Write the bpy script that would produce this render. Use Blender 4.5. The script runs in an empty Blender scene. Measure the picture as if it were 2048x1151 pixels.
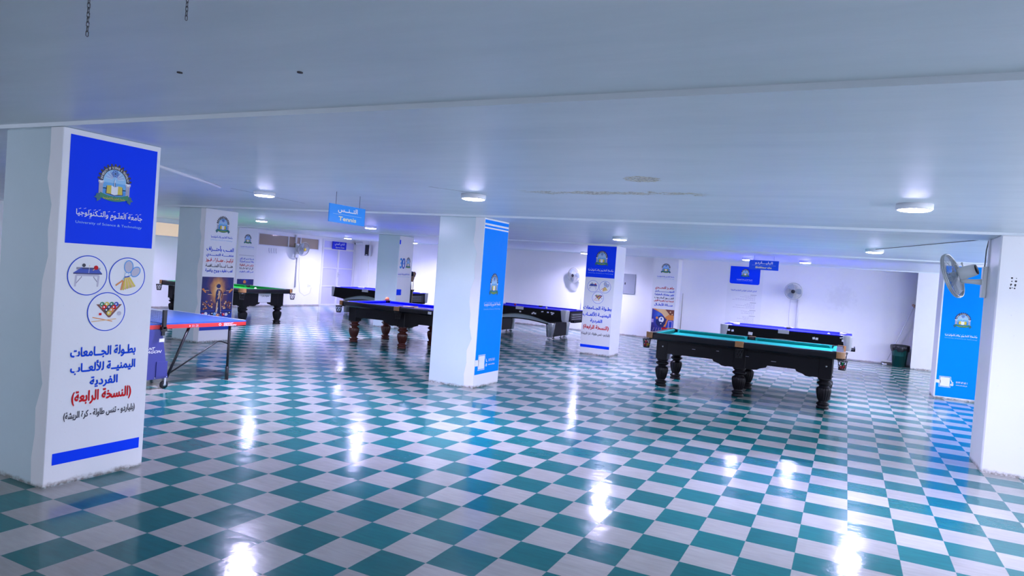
import bpy, bmesh, math, random
from mathutils import Vector, Matrix
random.seed(7)
SC = bpy.context.scene
COL = SC.collection
PI = math.pi

# ---------------------------------------------------------------- camera, sky, exposure
cam_d = bpy.data.cameras.new('camera')
cam = bpy.data.objects.new('camera', cam_d); COL.objects.link(cam)
cam_d.sensor_width = 36.0
cam_d.lens = 36.0 * 1361.684 / 2048
cam_d.clip_start = 0.05; cam_d.clip_end = 200
CAM_R = [[0.89412535, 0.44167178, 0.07393176], [0.07636867, 0.01228762, -0.99700393], [-0.44125694, 0.89709256, -0.02274322]]
CAM_C = [0.1732, 0.11391, 1.63683]
_m = Matrix([[CAM_R[0][i], -CAM_R[1][i], -CAM_R[2][i], CAM_C[i]] for i in range(3)] + [[0, 0, 0, 1]])
cam.matrix_world = _m
SC.camera = cam
SC.view_settings.view_transform = 'Standard'
SC.view_settings.look = 'None'
SC.view_settings.gamma = 1.0
SC.view_settings.use_curve_mapping = False
SC.view_settings.exposure = 2.36
LAMP_COLOR = (0.66, 0.62, 1.0)
LAMP_POWER = 45.0          # glow of the diffuser face
BEAM_WATTS = 17.0          # area light added under each diffuser, aimed down to soften floor glints
SKY_COLOR = (0.76, 0.80, 1.0)
SKY_POWER = 2.7
W = bpy.data.worlds.new('world'); SC.world = W
W.use_nodes = True
bg = W.node_tree.nodes['Background']
bg.inputs[0].default_value = (*SKY_COLOR, 1); bg.inputs[1].default_value = SKY_POWER

# ---------------------------------------------------------------- materials
MATS = {}
def mat(name, col=(.8, .8, .8), rough=.5, metal=0.0, spec=.5, emit=None, estr=0.0, bump=None, noise=None, coat=0.0):
    """bump=(scale,strength); noise=(scale,amount)"""
    if name in MATS: return MATS[name]
    m = bpy.data.materials.new(name); m.use_nodes = True
    nt = m.node_tree; b = nt.nodes['Principled BSDF']
    b.inputs['Base Color'].default_value = (*col, 1)
    b.inputs['Roughness'].default_value = rough
    b.inputs['Metallic'].default_value = metal
    b.inputs['Specular IOR Level'].default_value = spec
    b.inputs['Coat Weight'].default_value = coat
    if emit:
        b.inputs['Emission Color'].default_value = (*emit, 1); b.inputs['Emission Strength'].default_value = estr
    if bump or noise:
        g = nt.nodes.new('ShaderNodeNewGeometry')
    if noise:
        n = nt.nodes.new('ShaderNodeTexNoise'); n.inputs['Scale'].default_value = noise[0]; n.inputs['Detail'].default_value = 5
        nt.links.new(g.outputs['Position'], n.inputs['Vector'])
        mx = nt.nodes.new('ShaderNodeMix'); mx.data_type = 'RGBA'
        mx.inputs[6].default_value = (*[c * (1 - noise[1]) for c in col], 1)
        mx.inputs[7].default_value = (*[min(1, c * (1 + noise[1])) for c in col], 1)
        nt.links.new(n.outputs['Fac'], mx.inputs[0]); nt.links.new(mx.outputs[2], b.inputs['Base Color'])
    if bump:
        n = nt.nodes.new('ShaderNodeTexNoise'); n.inputs['Scale'].default_value = bump[0]; n.inputs['Detail'].default_value = 4
        nt.links.new(g.outputs['Position'], n.inputs['Vector'])
        bp = nt.nodes.new('ShaderNodeBump'); bp.inputs['Strength'].default_value = bump[1]; bp.inputs['Distance'].default_value = .02
        nt.links.new(n.outputs['Fac'], bp.inputs['Height']); nt.links.new(bp.outputs[0], b.inputs['Normal'])
    MATS[name] = m
    return m

class NT:
    """tiny node helper"""
    def __init__(s, m): s.t = m.node_tree; s.b = s.t.nodes['Principled BSDF']
    def n(s, kind, **kw):
        x = s.t.nodes.new(kind)
        for k, v in kw.items(): setattr(x, k, v)
        return x
    def l(s, a, b): s.t.links.new(a, b)
    def math(s, op, a, b=None, c=None, clamp=False):
        x = s.t.nodes.new('ShaderNodeMath'); x.operation = op; x.use_clamp = clamp
        for i, v in enumerate((a, b, c)):
            if v is None: continue
            if isinstance(v, (int, float)): x.inputs[i].default_value = v
            else: s.l(v, x.inputs[i])
        return x.outputs[0]
    def mix(s, f, a, b):
        x = s.t.nodes.new('ShaderNodeMix'); x.data_type = 'RGBA'
        for i, v in ((0, f), (6, a), (7, b)):
            if isinstance(v, (int, float)): x.inputs[i].default_value = v
            elif isinstance(v, tuple): x.inputs[i].default_value = (*v, 1) if len(v) == 3 else v
            else: s.l(v, x.inputs[i])
        return x.outputs[2]
    def noise(s, vec, scale, detail=4, rough=.5):
        x = s.t.nodes.new('ShaderNodeTexNoise'); x.inputs['Scale'].default_value = scale
        x.inputs['Detail'].default_value = detail; x.inputs['Roughness'].default_value = rough
        s.l(vec, x.inputs['Vector']); return x.outputs['Fac']
    def sstep(s, v, lo, hi):
        x = s.t.nodes.new('ShaderNodeMapRange'); x.interpolation_type = 'SMOOTHSTEP'
        s.l(v, x.inputs[0]); x.inputs[1].default_value = lo; x.inputs[2].default_value = hi
        return x.outputs[0]

def floor_material():
    m = mat('floor_tiles'); k = NT(m)
    g = k.n('ShaderNodeNewGeometry'); s = k.n('ShaderNodeSeparateXYZ'); k.l(g.outputs['Position'], s.inputs[0])
    u = k.math('DIVIDE', s.outputs[0], .3); v = k.math('DIVIDE', s.outputs[1], .3)
    fu = k.math('FLOOR', u); fv = k.math('FLOOR', v)
    par = k.math('PINGPONG', k.math('ADD', fu, fv), 1.0)
    c = k.n('ShaderNodeCombineXYZ'); k.l(fu, c.inputs[0]); k.l(fv, c.inputs[1])
    wn = k.n('ShaderNodeTexWhiteNoise'); wn.noise_dimensions = '3D'; k.l(c.outputs[0], wn.inputs['Vector'])
    # streaks that run a different way in every tile
    sc = k.n('ShaderNodeMapping'); k.l(g.outputs['Position'], sc.inputs['Vector']); sc.inputs['Scale'].default_value = (5, 30, 1)
    sc.inputs['Rotation'].default_value = (0, 0, .25)
    st = k.noise(sc.outputs[0], 1.0, 5, .6)
    bl = k.noise(g.outputs['Position'], 2.2, 4, .6)
    green = k.mix(st, (.004, .092, .094), (.009, .170, .168))
    white = k.mix(st, (.265, .268, .245), (.40, .40, .375))
    col = k.mix(par, white, green)
    tv = k.math('ADD', k.math('MULTIPLY', wn.outputs['Value'], .22), k.math('MULTIPLY', bl, .35))
    tv = k.math('ADD', tv, .72)
    hsv = k.n('ShaderNodeHueSaturation'); k.l(col, hsv.inputs['Color']); k.l(tv, hsv.inputs['Value'])
    # scuff specks
    scm = k.n('ShaderNodeMapping'); k.l(g.outputs['Position'], scm.inputs['Vector']); scm.inputs['Scale'].default_value = (28, 9, 1); scm.inputs['Rotation'].default_value = (0, 0, .5)
    sp = k.sstep(k.noise(scm.outputs[0], 1.0, 3, .7), .72, .80)
    scol = k.mix(par, (.22, .21, .22), (.16, .42, .40))
    col = k.mix(k.math('MULTIPLY', sp, .35), hsv.outputs[0], scol)
    # seams
    du = k.math('ABSOLUTE', k.math('SUBTRACT', k.math('FRACT', u), .5)); dv = k.math('ABSOLUTE', k.math('SUBTRACT', k.math('FRACT', v), .5))
    seam = k.sstep(k.math('MAXIMUM', du, dv), .494, .499)
    col = k.mix(k.math('MULTIPLY', seam, .45), col, (.14, .13, .12))
    k.l(col, k.b.inputs['Base Color'])
    r = k.math('ADD', k.math('MULTIPLY', bl, .09), .075)
    r = k.math('ADD', r, k.math('MULTIPLY', st, .05))
    k.l(r, k.b.inputs['Roughness'])
    k.b.inputs['Specular IOR Level'].default_value = .18
    bp = k.n('ShaderNodeBump'); bp.inputs['Strength'].default_value = .13; bp.inputs['Distance'].default_value = .02
    w = k.math('ADD', k.noise(g.outputs['Position'], 5.5, 3), k.math('MULTIPLY', st, .10))
    k.l(w, bp.inputs['Height']); k.l(bp.outputs[0], k.b.inputs['Normal'])
    return m

def ceiling_material():
    m = mat('ceiling_plaster'); k = NT(m)
    g = k.n('ShaderNodeNewGeometry'); P = g.outputs['Position']
    s = k.n('ShaderNodeSeparateXYZ'); k.l(P, s.inputs[0])
    mp = k.n('ShaderNodeMapping'); k.l(P, mp.inputs['Vector']); mp.inputs['Scale'].default_value = (.5, 2.2, 1)
    a = k.noise(mp.outputs[0], 1.6, 6, .62)
    col = k.mix(a, (.66, .73, .775), (.88, .925, .96))
    # flaked plaster: one long ragged strip and one patch
    nz = k.noise(P, 9, 6, .7); nz2 = k.noise(P, 38, 3, .6); wv0 = k.noise(P, 3.1, 2)
    yy = k.math('ABSOLUTE', k.math('SUBTRACT', k.math('ADD', s.outputs[1], k.math('MULTIPLY', k.math('SUBTRACT', nz, .5), .55)), 5.80))
    sx = k.math('MULTIPLY', k.sstep(s.outputs[0], -2.66, -2.35), k.math('SUBTRACT', 1, k.sstep(s.outputs[0], -1.05, -.85)))
    strip = k.math('MULTIPLY', k.math('SUBTRACT', 1, k.sstep(k.math('ADD', k.math('ADD', yy, k.math('MULTIPLY', k.math('SUBTRACT', wv0, .5), .35)), k.math('MULTIPLY', k.math('ADD', s.outputs[0], 2.0), .05)), .05, .10)), sx)
    dx = k.math('DIVIDE', k.math('ADD', s.outputs[0], 1.24), .15); dy = k.math('DIVIDE', k.math('SUBTRACT', s.outputs[1], 5.02), .14)
    d2 = k.math('ADD', k.math('MULTIPLY', dx, dx), k.math('MULTIPLY', dy, dy)); d2 = k.math('ADD', d2, k.math('MULTIPLY', k.math('SUBTRACT', nz, .5), 2.4))
    patch = k.math('SUBTRACT', 1, k.sstep(d2, .8, 1.1))
    msk = k.math('MAXIMUM', strip, patch)
    fl = k.math('MULTIPLY', msk, k.sstep(nz2, .36, .46))
    pl = k.mix(k.sstep(k.noise(P, 55, 4, .7), .36, .56), (.20, .175, .12), (.74, .69, .54))
    col = k.mix(fl, col, pl)
    # hair cracks
    for (x0, y0, x1, y1) in ((-6.5, 5.9, -6.75, 7.4), (-3.46, 5.55, -3.16, 6.0)):
        L = math.hypot(x1 - x0, y1 - y0); nx, ny = -(y1 - y0) / L, (x1 - x0) / L; tx, ty = (x1 - x0) / L, (y1 - y0) / L
        dn = k.math('ADD', k.math('MULTIPLY', k.math('SUBTRACT', s.outputs[0], x0), nx), k.math('MULTIPLY', k.math('SUBTRACT', s.outputs[1], y0), ny))
        dt = k.math('ADD', k.math('MULTIPLY', k.math('SUBTRACT', s.outputs[0], x0), tx), k.math('MULTIPLY', k.math('SUBTRACT', s.outputs[1], y0), ty))
        dn = k.math('ABSOLUTE', k.math('ADD', dn, k.math('MULTIPLY', k.math('SUBTRACT', nz, .5), .05)))
        c = k.math('MULTIPLY', k.math('LESS_THAN', dn, .010), k.math('MULTIPLY', k.math('GREATER_THAN', dt, 0), k.math('LESS_THAN', dt, L)))
        col = k.mix(k.math('MULTIPLY', c, .8), col, (.12, .11, .10))
    k.l(col, k.b.inputs['Base Color'])
    k.b.inputs['Roughness'].default_value = .42
    k.b.inputs['Specular IOR Level'].default_value = .4
    bp = k.n('ShaderNodeBump'); bp.inputs['Strength'].default_value = .25; bp.inputs['Distance'].default_value = .012
    k.l(k.math('ADD', k.math('SUBTRACT', a, k.math('MULTIPLY', fl, .8)), k.math('MULTIPLY', nz, .15)), bp.inputs['Height']); k.l(bp.outputs[0], k.b.inputs['Normal'])
    return m

def wall_material(name, c0, c1, rough=.45, dirt=.10):
    m = mat(name); k = NT(m)
    g = k.n('ShaderNodeNewGeometry'); P = g.outputs['Position']
    s = k.n('ShaderNodeSeparateXYZ'); k.l(P, s.inputs[0])
    a = k.noise(P, 1.3, 5, .6); nz = k.noise(P, 9, 5, .65); n3 = k.noise(P, 30, 3, .6)
    col = k.mix(a, c0, c1)
    z = k.math('ADD', s.outputs[2], k.math('MULTIPLY', k.math('SUBTRACT', nz, .5), dirt * .9))
    d = k.math('SUBTRACT', 1, k.sstep(z, .005, dirt * .55))
    d = k.math('MULTIPLY', d, k.math('ADD', .35, k.math('MULTIPLY', k.sstep(n3, .35, .6), .5)))
    col = k.mix(d, col, (.16, .13, .10))
    sp = k.sstep(k.noise(P, 55, 2, .5), .74, .78)
    col = k.mix(k.math('MULTIPLY', sp, .25), col, (.35, .35, .38))
    if name == 'wall_paint':   # old rubbed stain on the back wall
        v = k.n('ShaderNodeVectorMath'); v.operation = 'DISTANCE'; k.l(P, v.inputs[0]); v.inputs[1].default_value = (.02, 20.08, 1.62)
        st = k.math('SUBTRACT', 1, k.sstep(k.math('ADD', v.outputs['Value'], k.math('MULTIPLY', k.math('SUBTRACT', nz, .5), .9)), .10, .42))
        col = k.mix(k.math('MULTIPLY', st, .13), col, (.42, .41, .40))
    k.l(col, k.b.inputs['Base Color'])
    k.b.inputs['Roughness'].default_value = rough
    bp = k.n('ShaderNodeBump'); bp.inputs['Strength'].default_value = .12; bp.inputs['Distance'].default_value = .01
    k.l(k.math('ADD', nz, a), bp.inputs['Height']); k.l(bp.outputs[0], k.b.inputs['Normal'])
    return m

M_FLOOR = floor_material(); M_CEIL = ceiling_material()
M_WALL = wall_material('wall_paint', (.82, .81, .84), (.90, .89, .92))
M_PIL = wall_material('pillar_paint', (.53, .64, .68), (.62, .73, .77), .2, .07)
M_PILW = wall_material('pillar_white_paint', (.80, .79, .80), (.88, .87, .88), .4, .09)
M_WHITE = wall_material('white_vinyl', (.79, .79, .81), (.84, .84, .86), .38, .075)
M_BLUE = mat('print_deep_blue', (.0, .050, .90), .5, spec=.12, bump=(3.0, .25))
M_AZURE = mat('print_azure', (.0, .26, .97), .5, spec=.06, bump=(3.0, .25))
M_BLUE2 = mat('print_blue_ink', (.0, .065, .66), .5, spec=.12)
M_RED = mat('print_red_ink', (.66, .012, .02), .5, spec=.12)
M_BLACK = mat('print_black_ink', (.012, .01, .03), .45)
M_PWHITE = mat('print_white_ink', (.84, .84, .86), .45)
M_LBLUE = mat('print_light_blue', (.12, .42, .78), .45)
M_MBLUE = mat('print_mid_blue', (.04, .30, .74), .45)
M_PALE = mat('print_pale_blue', (.30, .58, .84), .45)
M_YEL = mat('print_yellow', (.70, .55, .05), .45)
M_GREEN = mat('print_green', (.01, .22, .10), .45)
M_TEALP = mat('print_teal', (.008, .13, .17), .45)
M_PINK = mat('print_lilac', (.48, .35, .62), .45)
M_ORANGE = mat('print_orange', (.75, .25, .05), .45)
M_PEACH = mat('print_peach', (.80, .52, .25), .45)
M_BROWNP = mat('print_brown', (.20, .05, .03), .45)
M_NAVYP = mat('print_navy', (.006, .015, .13), .45)
M_ROYALP = mat('print_royal', (.01, .06, .45), .45)
M_GREYP = mat('print_grey', (.30, .28, .36), .45)
M_LGREY = mat('print_light_grey', (.52, .50, .60), .45)
M_WOOD = mat('dark_lacquered_wood', (.0075, .006, .008), .34, spec=.22, noise=(6, .3))
M_MAHOG = mat('mahogany_lacquer', (.085, .018, .012), .26, spec=.4, coat=.2, noise=(8, .35))
M_RAILW = mat('rail_lacquer', (.008, .007, .011), .22, spec=.4)
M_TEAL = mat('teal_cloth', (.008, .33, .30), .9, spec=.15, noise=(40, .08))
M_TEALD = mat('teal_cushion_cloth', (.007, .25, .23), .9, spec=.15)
M_BCLOTH = mat('blue_cloth', (.008, .012, .62), .85, spec=.2, noise=(40, .08))
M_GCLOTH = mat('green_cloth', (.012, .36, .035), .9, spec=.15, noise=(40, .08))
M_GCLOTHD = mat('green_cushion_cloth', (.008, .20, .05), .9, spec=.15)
M_BRASS = mat('tan_pocket_leather', (.36, .17, .06), .42, noise=(30, .25))
M_NET = mat('black_net_leather', (.012, .011, .012), .5)
M_HOLE = mat('pocket_black', (.004, .004, .005), .8)
M_BLKLAM = mat('black_laminate', (.005, .005, .0055), .45, spec=.12)
M_SILVER = mat('brushed_silver', (.62, .62, .64), .30, metal=.85)
M_SILVP = mat('silver_paint', (.50, .50, .54), .35, metal=.25)
M_GREYP2 = mat('grey_green_panel', (.34, .43, .42), .45)
M_CHROME = mat('chrome', (.75, .75, .78), .15, metal=1)
M_BLKMET = mat('black_metal', (.02, .02, .022), .35, metal=.3)
M_PLASTIC = mat('cream_plastic', (.80, .80, .76), .35)
M_FANW = mat('white_plastic', (.74, .75, .78), .35)
M_BLADE = mat('pale_blade_plastic', (.42, .50, .62), .25)
M_GRILL = mat('cage_wire', (.55, .56, .55), .3, metal=.4)
M_DARKP = mat('dark_plastic', (.015, .015, .018), .4)
M_LAMPW = mat('lamp_housing', (.85, .85, .88), .4)
M_DIFF = mat('lamp_diffuser', (.9, .9, .95), .4, emit=LAMP_COLOR, estr=LAMP_POWER)
M_ALU = mat('white_door_frame', (.74, .73, .80), .35)
M_FROST = mat('frosted_door_panel', (.56, .55, .86), .3)
M_PANE = mat('window_glass_tan', (.36, .27, .20), .06, spec=.8)
M_PANEW = mat('window_glass_lit', (.50, .38, .27), .2, emit=(.9, .70, .52), estr=.11)  # paler tint and weak glow stand in for light behind the pane
M_PTBLUE = mat('tennis_table_blue', (.03, .10, .42), .25)
M_PTRED = mat('red_edge', (.62, .03, .03), .4)
M_PTPURP = mat('purple_blue_steel', (.045, .050, .26), .38)
M_BIN = mat('green_bin_plastic', (.008, .09, .085), .4)
M_LINER = mat('black_bag_plastic', (.012, .012, .018), .3, bump=(22, .8))
M_SKIN = mat('skin', (.46, .26, .19), .5)
M_NAVY = mat('navy_fabric', (.008, .012, .05), .85)
M_TROUS = mat('dark_trousers', (.02, .02, .025), .85)
M_HAIR = mat('black_hair', (.01, .008, .007), .6)
M_SHOE = mat('shoe_black', (.012, .012, .012), .4)
M_MAPLE = mat('maple_cue_wood', (.55, .38, .20), .35)
M_GREYW = mat('worn_grey_wood', (.30, .27, .24), .6)
M_PAPER = mat('paper', (.78, .78, .82), .6)
M_SIGN = mat('sign_acrylic_sky_blue', (.004, .29, .86), .22)
M_SIGNB = mat('sign_acrylic_blue', (.004, .09, .80), .22)
M_SIGNY = mat('sign_cream_letters', (.80, .80, .55), .4)
M_PANELG = mat('grey_panel_paint', (.30, .32, .38), .5)
M_WIRE = mat('dark_wire', (.05, .05, .06), .5)
M_CHAIN = mat('steel_chain', (.16, .16, .18), .35, metal=.8)
M_HOLES = mat('drilled_hole', (.05, .045, .05), .9)
M_SAND = mat('flaked_plaster', (.42, .36, .30), .9)
M_TRUNK = mat('white_trunking', (.72, .72, .78), .4)
M_BALLW = mat('ball_white', (.82, .80, .74), .12)
M_BALLR = mat('ball_red', (.50, .02, .03), .12)
M_BALLO = mat('ball_orange', (.80, .16, .06), .12)
M_BALLY = mat('ball_yellow', (.70, .48, .03), .12)
M_BALLK = mat('ball_black', (.01, .01, .012), .12)
M_BALLG = mat('ball_green', (.01, .22, .06), .12)

def glow_picture(name, cx, cz, r, cols):
    """printed poster art: a radial colour field in the sheet's own coordinates"""
    m = mat(name, rough=.45); k = NT(m)
    t = k.n('ShaderNodeTexCoord'); s = k.n('ShaderNodeSeparateXYZ'); k.l(t.outputs['Object'], s.inputs[0])
    dx = k.math('MULTIPLY', k.math('SUBTRACT', s.outputs[0], cx), 1.6); dz = k.math('SUBTRACT', s.outputs[2], cz)
    d = k.math('SQRT', k.math('ADD', k.math('MULTIPLY', dx, dx), k.math('MULTIPLY', dz, dz)))
    d = k.math('ADD', k.math('DIVIDE', d, r), k.math('MULTIPLY', k.math('SUBTRACT', k.noise(t.outputs['Object'], 9, 4, .6), .5), .35))
    rp = k.n('ShaderNodeValToRGB'); k.l(d, rp.inputs[0])
    el = rp.color_ramp.elements
    while len(el) > 1: el.remove(el[-1])
    for i, (p, c) in enumerate(cols):
        e = el[0] if i == 0 else el.new(p)
        e.position = p; e.color = (*c, 1)
    k.l(rp.outputs[0], k.b.inputs['Base Color'])
    return m
M_ART1 = glow_picture('poster_art_gold_on_navy', .34, .72, .50, [(0, (.98, .74, .42)), (.30, (.74, .32, .08)), (.55, (.10, .04, .12)), (.85, (.010, .015, .16)), (1, (.006, .012, .13))])
M_ART2 = glow_picture('poster_art_blue_beam', .30, .86, .40, [(0, (.7, .8, .95)), (.3, (.10, .28, .75)), (.65, (.01, .04, .42)), (1, (.004, .01, .16))])
M_ART3 = glow_picture('poster_art_arcade', .2, .55, .5, [(0, (.05, .16, .62)), (.4, (.02, .05, .42)), (.8, (.03, .02, .20)), (1, (.02, .01, .10))])

# ---------------------------------------------------------------- mesh builder
class MB:
    def __init__(s): s.v = []; s.f = []; s.mi = []; s.sm = []; s.mats = []
    def mid(s, m):
        if m not in s.mats: s.mats.append(m)
        return s.mats.index(m)
    def add(s, vs, fs, m, smooth=False):
        o = len(s.v); i = s.mid(m)
        s.v += [tuple(v) for v in vs]
        for f in fs: s.f.append([a + o for a in f]); s.mi.append(i); s.sm.append(smooth)
        return s
    def box(s, x0, x1, y0, y1, z0, z1, m, M=None):
        vs = [(x, y, z) for z in (z0, z1) for y in (y0, y1) for x in (x0, x1)]
        if M is not None: vs = [tuple(M @ Vector(v)) for v in vs]
        return s.add(vs, [(0, 2, 3, 1), (4, 5, 7, 6), (0, 1, 5, 4), (2, 6, 7, 3), (0, 4, 6, 2), (1, 3, 7, 5)], m)
    def bev(s, x0, x1, y0, y1, z0, z1, m, b=.01):
        """box with chamfered vertical and top edges"""
        def ring(ix, z): return [(x0 + b + ix, y0 + ix, z), (x1 - b - ix, y0 + ix, z), (x1 - ix, y0 + b + ix, z), (x1 - ix, y1 - b - ix, z), (x1 - b - ix, y1 - ix, z), (x0 + b + ix, y1 - ix, z), (x0 + ix, y1 - b - ix, z), (x0 + ix, y0 + b + ix, z)]
        vs = ring(0, z0) + ring(0, z1 - b) + ring(b * .8, z1)
        fs = [tuple(range(7, -1, -1))]
        for k in (0, 8):
            fs += [(k + i, k + (i + 1) % 8, k + 8 + (i + 1) % 8, k + 8 + i) for i in range(8)]
        fs.append(tuple(range(16, 24)))
        return s.add(vs, fs, m)
    def tube(s, pts, r, m, n=8, caps=True, smooth=True):
        pts = [Vector(p) for p in pts]
        rs = r if isinstance(r, (list, tuple)) else [r] * len(pts)
        vs = []; fs = []; prev = None
        for i, p in enumerate(pts):
            d = (pts[min(i + 1, len(pts) - 1)] - pts[max(i - 1, 0)]).normalized()
            if prev is None:
                a = Vector((0, 0, 1)) if abs(d.z) < .9 else Vector((1, 0, 0))
                u = d.cross(a).normalized()
            else:
                u = (prev - d * prev.dot(d)).normalized()
            prev = u; w = d.cross(u)
            for k in range(n):
                t = 2 * PI * k / n; vs.append(p + (u * math.cos(t) + w * math.sin(t)) * rs[i])
        for i in range(len(pts) - 1):
            for k in range(n):
                fs.append((i * n + k, i * n + (k + 1) % n, (i + 1) * n + (k + 1) % n, (i + 1) * n + k))
        if caps: fs.append(tuple(range(n - 1, -1, -1))); fs.append(tuple(range((len(pts) - 1) * n, len(pts) * n)))
        return s.add(vs, fs, m, smooth)
    def ringtube(s, c, R, r, m, axis=2, n=32, k=6):
        pts = []
        for i in range(n):
            t = 2 * PI * i / n; a, b = R * math.cos(t), R * math.sin(t)
            pts.append(Vector(c) + Vector([(0, a, b), (a, 0, b), (a, b, 0)][axis]))
        vs = []; fs = []; ax = Vector([(1, 0, 0), (0, 1, 0), (0, 0, 1)][axis])
        for i, p in enumerate(pts):
            rad = (p - Vector(c)).normalized()
            for j in range(k):
                t = 2 * PI * j / k; vs.append(p + (rad * math.cos(t) + ax * math.sin(t)) * r)
        for i in range(n):
            for j in range(k): fs.append((i * k + j, ((i + 1) % n) * k + j, ((i + 1) % n) * k + (j + 1) % k, i * k + (j + 1) % k))
        return s.add(vs, fs, m, True)
    def lathe(s, prof, m, c=(0, 0), n=24, flute=None, smooth=True, caps=True):
        """prof: (r,z); flute=(z0,z1,count,depth)"""
        vs = []; fs = []
        for r, z in prof:
            for k in range(n):
                t = 2 * PI * k / n; rr = r
                if flute and flute[0] <= z <= flute[1]: rr = r * (1 - flute[3] * (.5 - .5 * math.cos(flute[2] * t)))
                vs.append((c[0] + rr * math.cos(t), c[1] + rr * math.sin(t), z))
        for i in range(len(prof) - 1):
            for k in range(n): fs.append((i * n + k, i * n + (k + 1) % n, (i + 1) * n + (k + 1) % n, (i + 1) * n + k))
        if caps: fs.append(tuple(range(n - 1, -1, -1))); fs.append(tuple(range((len(prof) - 1) * n, len(prof) * n)))
        return s.add(vs, fs, m, smooth)
    def sphere(s, c, r, m, nu=20, nv=12, sc=(1, 1, 1)):
        vs = [(c[0], c[1], c[2] + r * sc[2])]; fs = []
        for i in range(1, nv):
            p = PI * i / nv
            for k in range(nu):
                t = 2 * PI * k / nu
                vs.append((c[0] + r * sc[0] * math.sin(p) * math.cos(t), c[1] + r * sc[1] * math.sin(p) * math.sin(t), c[2] + r * sc[2] * math.cos(p)))
        vs.append((c[0], c[1], c[2] - r * sc[2]))
        for k in range(nu): fs.append((0, 1 + k, 1 + (k + 1) % nu))
        for i in range(nv - 2):
            for k in range(nu): fs.append((1 + i * nu + k, 1 + (i + 1) * nu + k, 1 + (i + 1) * nu + (k + 1) % nu, 1 + i * nu + (k + 1) % nu))
        b = 1 + (nv - 2) * nu
        for k in range(nu): fs.append((b + k, len(vs) - 1, b + (k + 1) % nu))
        return s.add(vs, fs, m, True)
    def prism(s, poly, a0, a1, m, plane='xz'):
        """polygon extruded along the third axis"""
        def P(u, w, t): return {'xz': (u, t, w), 'yz': (t, u, w), 'xy': (u, w, t)}[plane]
        n = len(poly); vs = [P(u, w, a0) for u, w in poly] + [P(u, w, a1) for u, w in poly]
        fs = [tuple(range(n - 1, -1, -1)), tuple(range(n, 2 * n))] + [(i, (i + 1) % n, n + (i + 1) % n, n + i) for i in range(n)]
        return s.add(vs, fs, m)
    # --- printed layers, drawn in the sheet's own x-z plane; viewer is at -y
    def poly(s, pts, m, L=1, dy=.0005):
        return s.add([(x, -L * dy, z) for x, z in pts], [tuple(range(len(pts)))], m)
    def rect(s, x0, x1, z0, z1, m, L=1, dy=.0005): return s.poly([(x0, z0), (x1, z0), (x1, z1), (x0, z1)], m, L, dy)
    def disc(s, cx, cz, r, m, L=1, n=28, sz=1.0, dy=.0005, rot=0):
        c_, s_ = math.cos(rot), math.sin(rot)
        q = [(r * math.cos(2 * PI * i / n), r * sz * math.sin(2 * PI * i / n)) for i in range(n)]
        return s.poly([(cx + a * c_ - b * s_, cz + a * s_ + b * c_) for a, b in q], m, L, dy)
    def band(s, pts, w, m, L=1, closed=False, dy=.0005):
        n = len(pts); vs = []; fs = []
        for i, (x, z) in enumerate(pts):
            a = pts[(i - 1) % n if closed else max(i - 1, 0)]; b = pts[(i + 1) % n if closed else min(i + 1, n - 1)]
            dx, dz = b[0] - a[0], b[1] - a[1]; l = math.hypot(dx, dz) or 1
            nx, nz = -dz / l * w / 2, dx / l * w / 2
            vs += [(x + nx, -L * dy, z + nz), (x - nx, -L * dy, z - nz)]
        for i in range(n if closed else n - 1):
            j = (i + 1) % n; fs.append((2 * i, 2 * i + 1, 2 * j + 1, 2 * j))
        return s.add(vs, fs, m)
    def circle(s, cx, cz, r, w, m, L=1, n=48, sz=1.0, rot=0, dy=.0005):
        c_, s_ = math.cos(rot), math.sin(rot)
        q = [(r * math.cos(2 * PI * i / n), r * sz * math.sin(2 * PI * i / n)) for i in range(n)]
        return s.band([(cx + a * c_ - b * s_, cz + a * s_ + b * c_) for a, b in q], w, m, L, True, dy)
    def text(s, body, m, cx, cz, w=None, h=None, L=1, bold=0.0, dy=.0005, shear=0, rot=0):
        vs, fs, ly = text_geo(body, shear)
        x0 = min(v[0] for v in vs); x1 = max(v[0] for v in vs); y0 = min(v[1] for v in vs); y1 = max(v[1] for v in vs)
        sx = w / (x1 - x0 + 2 * bold) if w else None; sy = h / (y1 - y0 + 2 * bold) if h else None
        sx = sx or sy; sy = sy or sx
        c_, s_ = math.cos(rot), math.sin(rot)
        # heavy lettering: the outline printed again a hair to each side, each pass on its own layer
        for q, (ex, ey) in enumerate(((0, 0), (1, 0), (-1, 0), (0, 1), (0, -1)) if bold else ((0, 0),)):
            out = []
            for (x, y), k in zip(vs, ly):
                a, b = (x + ex * bold - (x0 + x1) / 2) * sx, (y + ey * bold - (y0 + y1) / 2) * sy
                out.append((cx + a * c_ - b * s_, -L * dy - .00012 * k - .00036 * q, cz + a * s_ + b * c_))
            s.add(out, fs, m)
        return s
    def mesh(s, name):
        me = bpy.data.meshes.new(name); me.from_pydata(s.v, [], s.f)
        for m in s.mats: me.materials.append(m)
        me.polygons.foreach_set('material_index', s.mi); me.polygons.foreach_set('use_smooth', s.sm)
        me.update(); return me
    def build(s, name, parent=None, loc=None, rot=None):
        return link(name, s.mesh(name), parent, loc, rot)

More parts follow.
